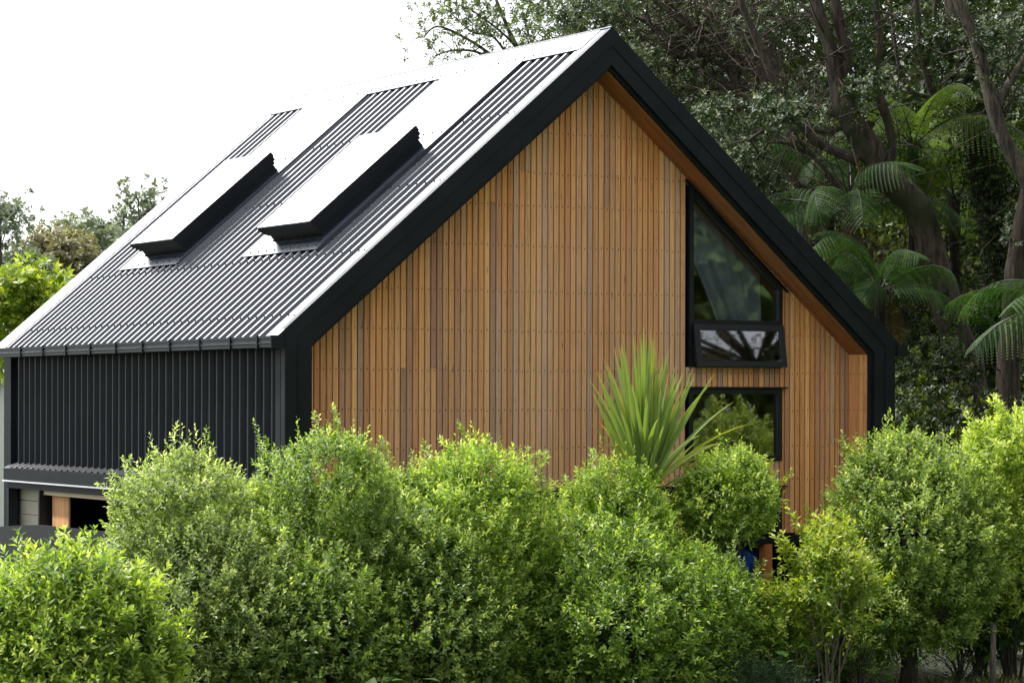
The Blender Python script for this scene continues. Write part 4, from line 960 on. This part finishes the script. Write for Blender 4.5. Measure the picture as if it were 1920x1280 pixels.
def overhang():
    rng = np.random.default_rng(81); cx, cy, cz = 13.6, -10.9, 8.0; root = thing('overhanging_tree', (17.5, -13, 0), 'tree with branches reaching over the garden, mirrored in the open awning pane', 'tree')
    mb = MB(); mb.tube([(17.5, -13, -.1), (17.2, -12.8, 3.4), (16, -12.2, 6.0), (14.6, -11.4, 7.4), (cx, cy, cz)], [.26, .2, .12, .06, .03], 9); C_ = []
    for k in range(26):
        d = nrm(rng.normal(0, 1, 3)*np.array([1, 1, .8])); e = np.array([cx, cy, cz]) + d*rng.uniform(1.2, 3.2); m = (np.array([14.6, -11.4, 7.4])+e)/2 + rng.normal(0, .25, 3)
        mb.tube([(14.6, -11.4, 7.4), tuple(m), tuple(e)], [.06, .035, .012], 5); C_.append(e); C_.append((m+e)/2)
    mb.build('trunk', M['bark'], root, True)
    C_ = np.array(C_)[rng.integers(0, len(C_), 2600)]; P = C_ + rng.normal(0, .28, C_.shape)
    leafmesh('crown', *shoots(P, rng.normal(0, 1, P.shape)+np.array([0, 0, .3]), 7, .12, .085, .03, rng, .3, .3), M['leaf_pohu'], root)
overhang()
# ------------------------------------------------------------------ ground details at right
def litter():
    rng = np.random.default_rng(71); n = 9000; B = np.stack([rng.uniform(3, 11, n), rng.uniform(-3.6, 2.5, n), rng.uniform(.02, .05, n)], 1)
    D = rng.normal(0, 1, (n, 3)); D[:, 2] *= .3; S = np.cross(D, [0, 0, 1.])
    tag(leafmesh('leaf_litter', B, D, S, rng.uniform(.03, .07, n), rng.uniform(.015, .035, n), rng.uniform(0, 1, n), M['litter'], None, flat=True), 'brown bark and leaf litter on the ground under the right end of the hedge', 'leaf litter', None, 'stuff')
    n = 5000; B = np.stack([rng.uniform(5, 12, n), rng.uniform(-4.2, -1.6, n), np.zeros(n)+.0], 1); D = rng.normal(0, .35, (n, 3)); D[:, 2] = 1; S = rng.normal(0, 1, (n, 3))
    tag(leafmesh('grass', B, D, S, rng.uniform(.05, .13, n), np.full(n, .006), rng.uniform(.2, .9, n), M['leaf_bright'], None, flat=True), 'short green grass at the bottom right corner', 'grass', None, 'stuff')
litter()
q = at(1862, 1200, 26.0); fp = MB(); fp.tube([(q.x, q.y, -.05), (q.x, q.y, .62)], .03, 10)
tag(fp.build('garden_post', M['stempale'], None, True), 'short pale round post under the hedge at the bottom right', 'post')
q = at(1905, 1195, 28.5); dk_ = thing('deck', (q.x, q.y, 0), 'low dark grey deck edge at the bottom right edge', 'deck')
d = MB()
for k in range(6): d.box((q.x-.55, q.y+k*.145, .42), (q.x+2.4, q.y+k*.145+.14, .46))
d.build('boards', M['deck'], dk_)
d = MB(); d.box((q.x-.55, q.y-.03, .28), (q.x+2.4, q.y-.002, .455)); d.build('fascia', M['deck'], dk_)
for k in (0, 1, 2):
    d = MB(); d.box((q.x-.4+k*1.2, q.y+.1, 0), (q.x-.3+k*1.2, q.y+.2, .42)); d.build('leg', M['dark'], dk_)
# ------------------------------------------------------------------ light
sun_dir = Vector((-.36, .27, .89)).normalized()          # towards the sun
sl = bpy.data.lights.new('sun', 'SUN'); sl.energy = 4.8; sl.angle = math.radians(3); sl.color = (1, .95, .86)
so = bpy.data.objects.new('sun', sl); COL.objects.link(so); so.rotation_euler = (-sun_dir).to_track_quat('-Z', 'Y').to_euler()
wd = bpy.data.worlds.new('World'); SC.world = wd; wd.use_nodes = True; nt = wd.node_tree; nt.nodes.clear()
out = N(nt, 'ShaderNodeOutputWorld'); bg = N(nt, 'ShaderNodeBackground'); L(nt, bg.outputs[0], out.inputs[0])
sky = N(nt, 'ShaderNodeTexSky', sky_type='NISHITA'); sky.sun_disc = False
sky.sun_elevation = math.asin(sun_dir.z); sky.sun_rotation = math.atan2(sun_dir.x, sun_dir.y)
tc = N(nt, 'ShaderNodeTexCoord'); nz_ = N(nt, 'ShaderNodeTexNoise'); nz_.inputs['Scale'].default_value = 2.2; nz_.inputs['Detail'].default_value = 5; L(nt, tc.outputs['Generated'], nz_.inputs['Vector'])
cf = ramp(nt, [(.36, (.45, .45, .45)), (.52, (1, 1, 1))], nz_.outputs['Fac'])
dt = N(nt, 'ShaderNodeVectorMath', operation='DOT_PRODUCT'); L(nt, tc.outputs['Generated'], dt.inputs[0]); dt.inputs[1].default_value = Vector((.05, .80, .60)).normalized()
mx0 = N(nt, 'ShaderNodeMath', operation='MAXIMUM'); L(nt, dt.outputs['Value'], mx0.inputs[0]); mx0.inputs[1].default_value = 0
pw = N(nt, 'ShaderNodeMath', operation='POWER'); L(nt, mx0.outputs[0], pw.inputs[0]); pw.inputs[1].default_value = 13
ma = N(nt, 'ShaderNodeMath', operation='MULTIPLY_ADD'); L(nt, pw.outputs[0], ma.inputs[0]); ma.inputs[1].default_value = 88.0; ma.inputs[2].default_value = 9.6
cc = N(nt, 'ShaderNodeVectorMath', operation='SCALE'); cc.inputs[0].default_value = (.985, 1.0, 1.02); L(nt, ma.outputs[0], cc.inputs['Scale'])
L(nt, mixc(nt, cf, sky.outputs[0], cc.outputs[0]), bg.inputs[0]); bg.inputs[1].default_value = .1
# ------------------------------------------------------------------ render settings
SC.view_settings.view_transform = 'Standard'; SC.view_settings.look = 'None'; SC.view_settings.exposure = .38; SC.view_settings.gamma = 1
SC.render.engine = 'CYCLES'; SC.cycles.max_bounces = 6; SC.cycles.transparent_max_bounces = 8; SC.cycles.use_denoising = True
SC.cycles.sample_clamp_indirect = 6
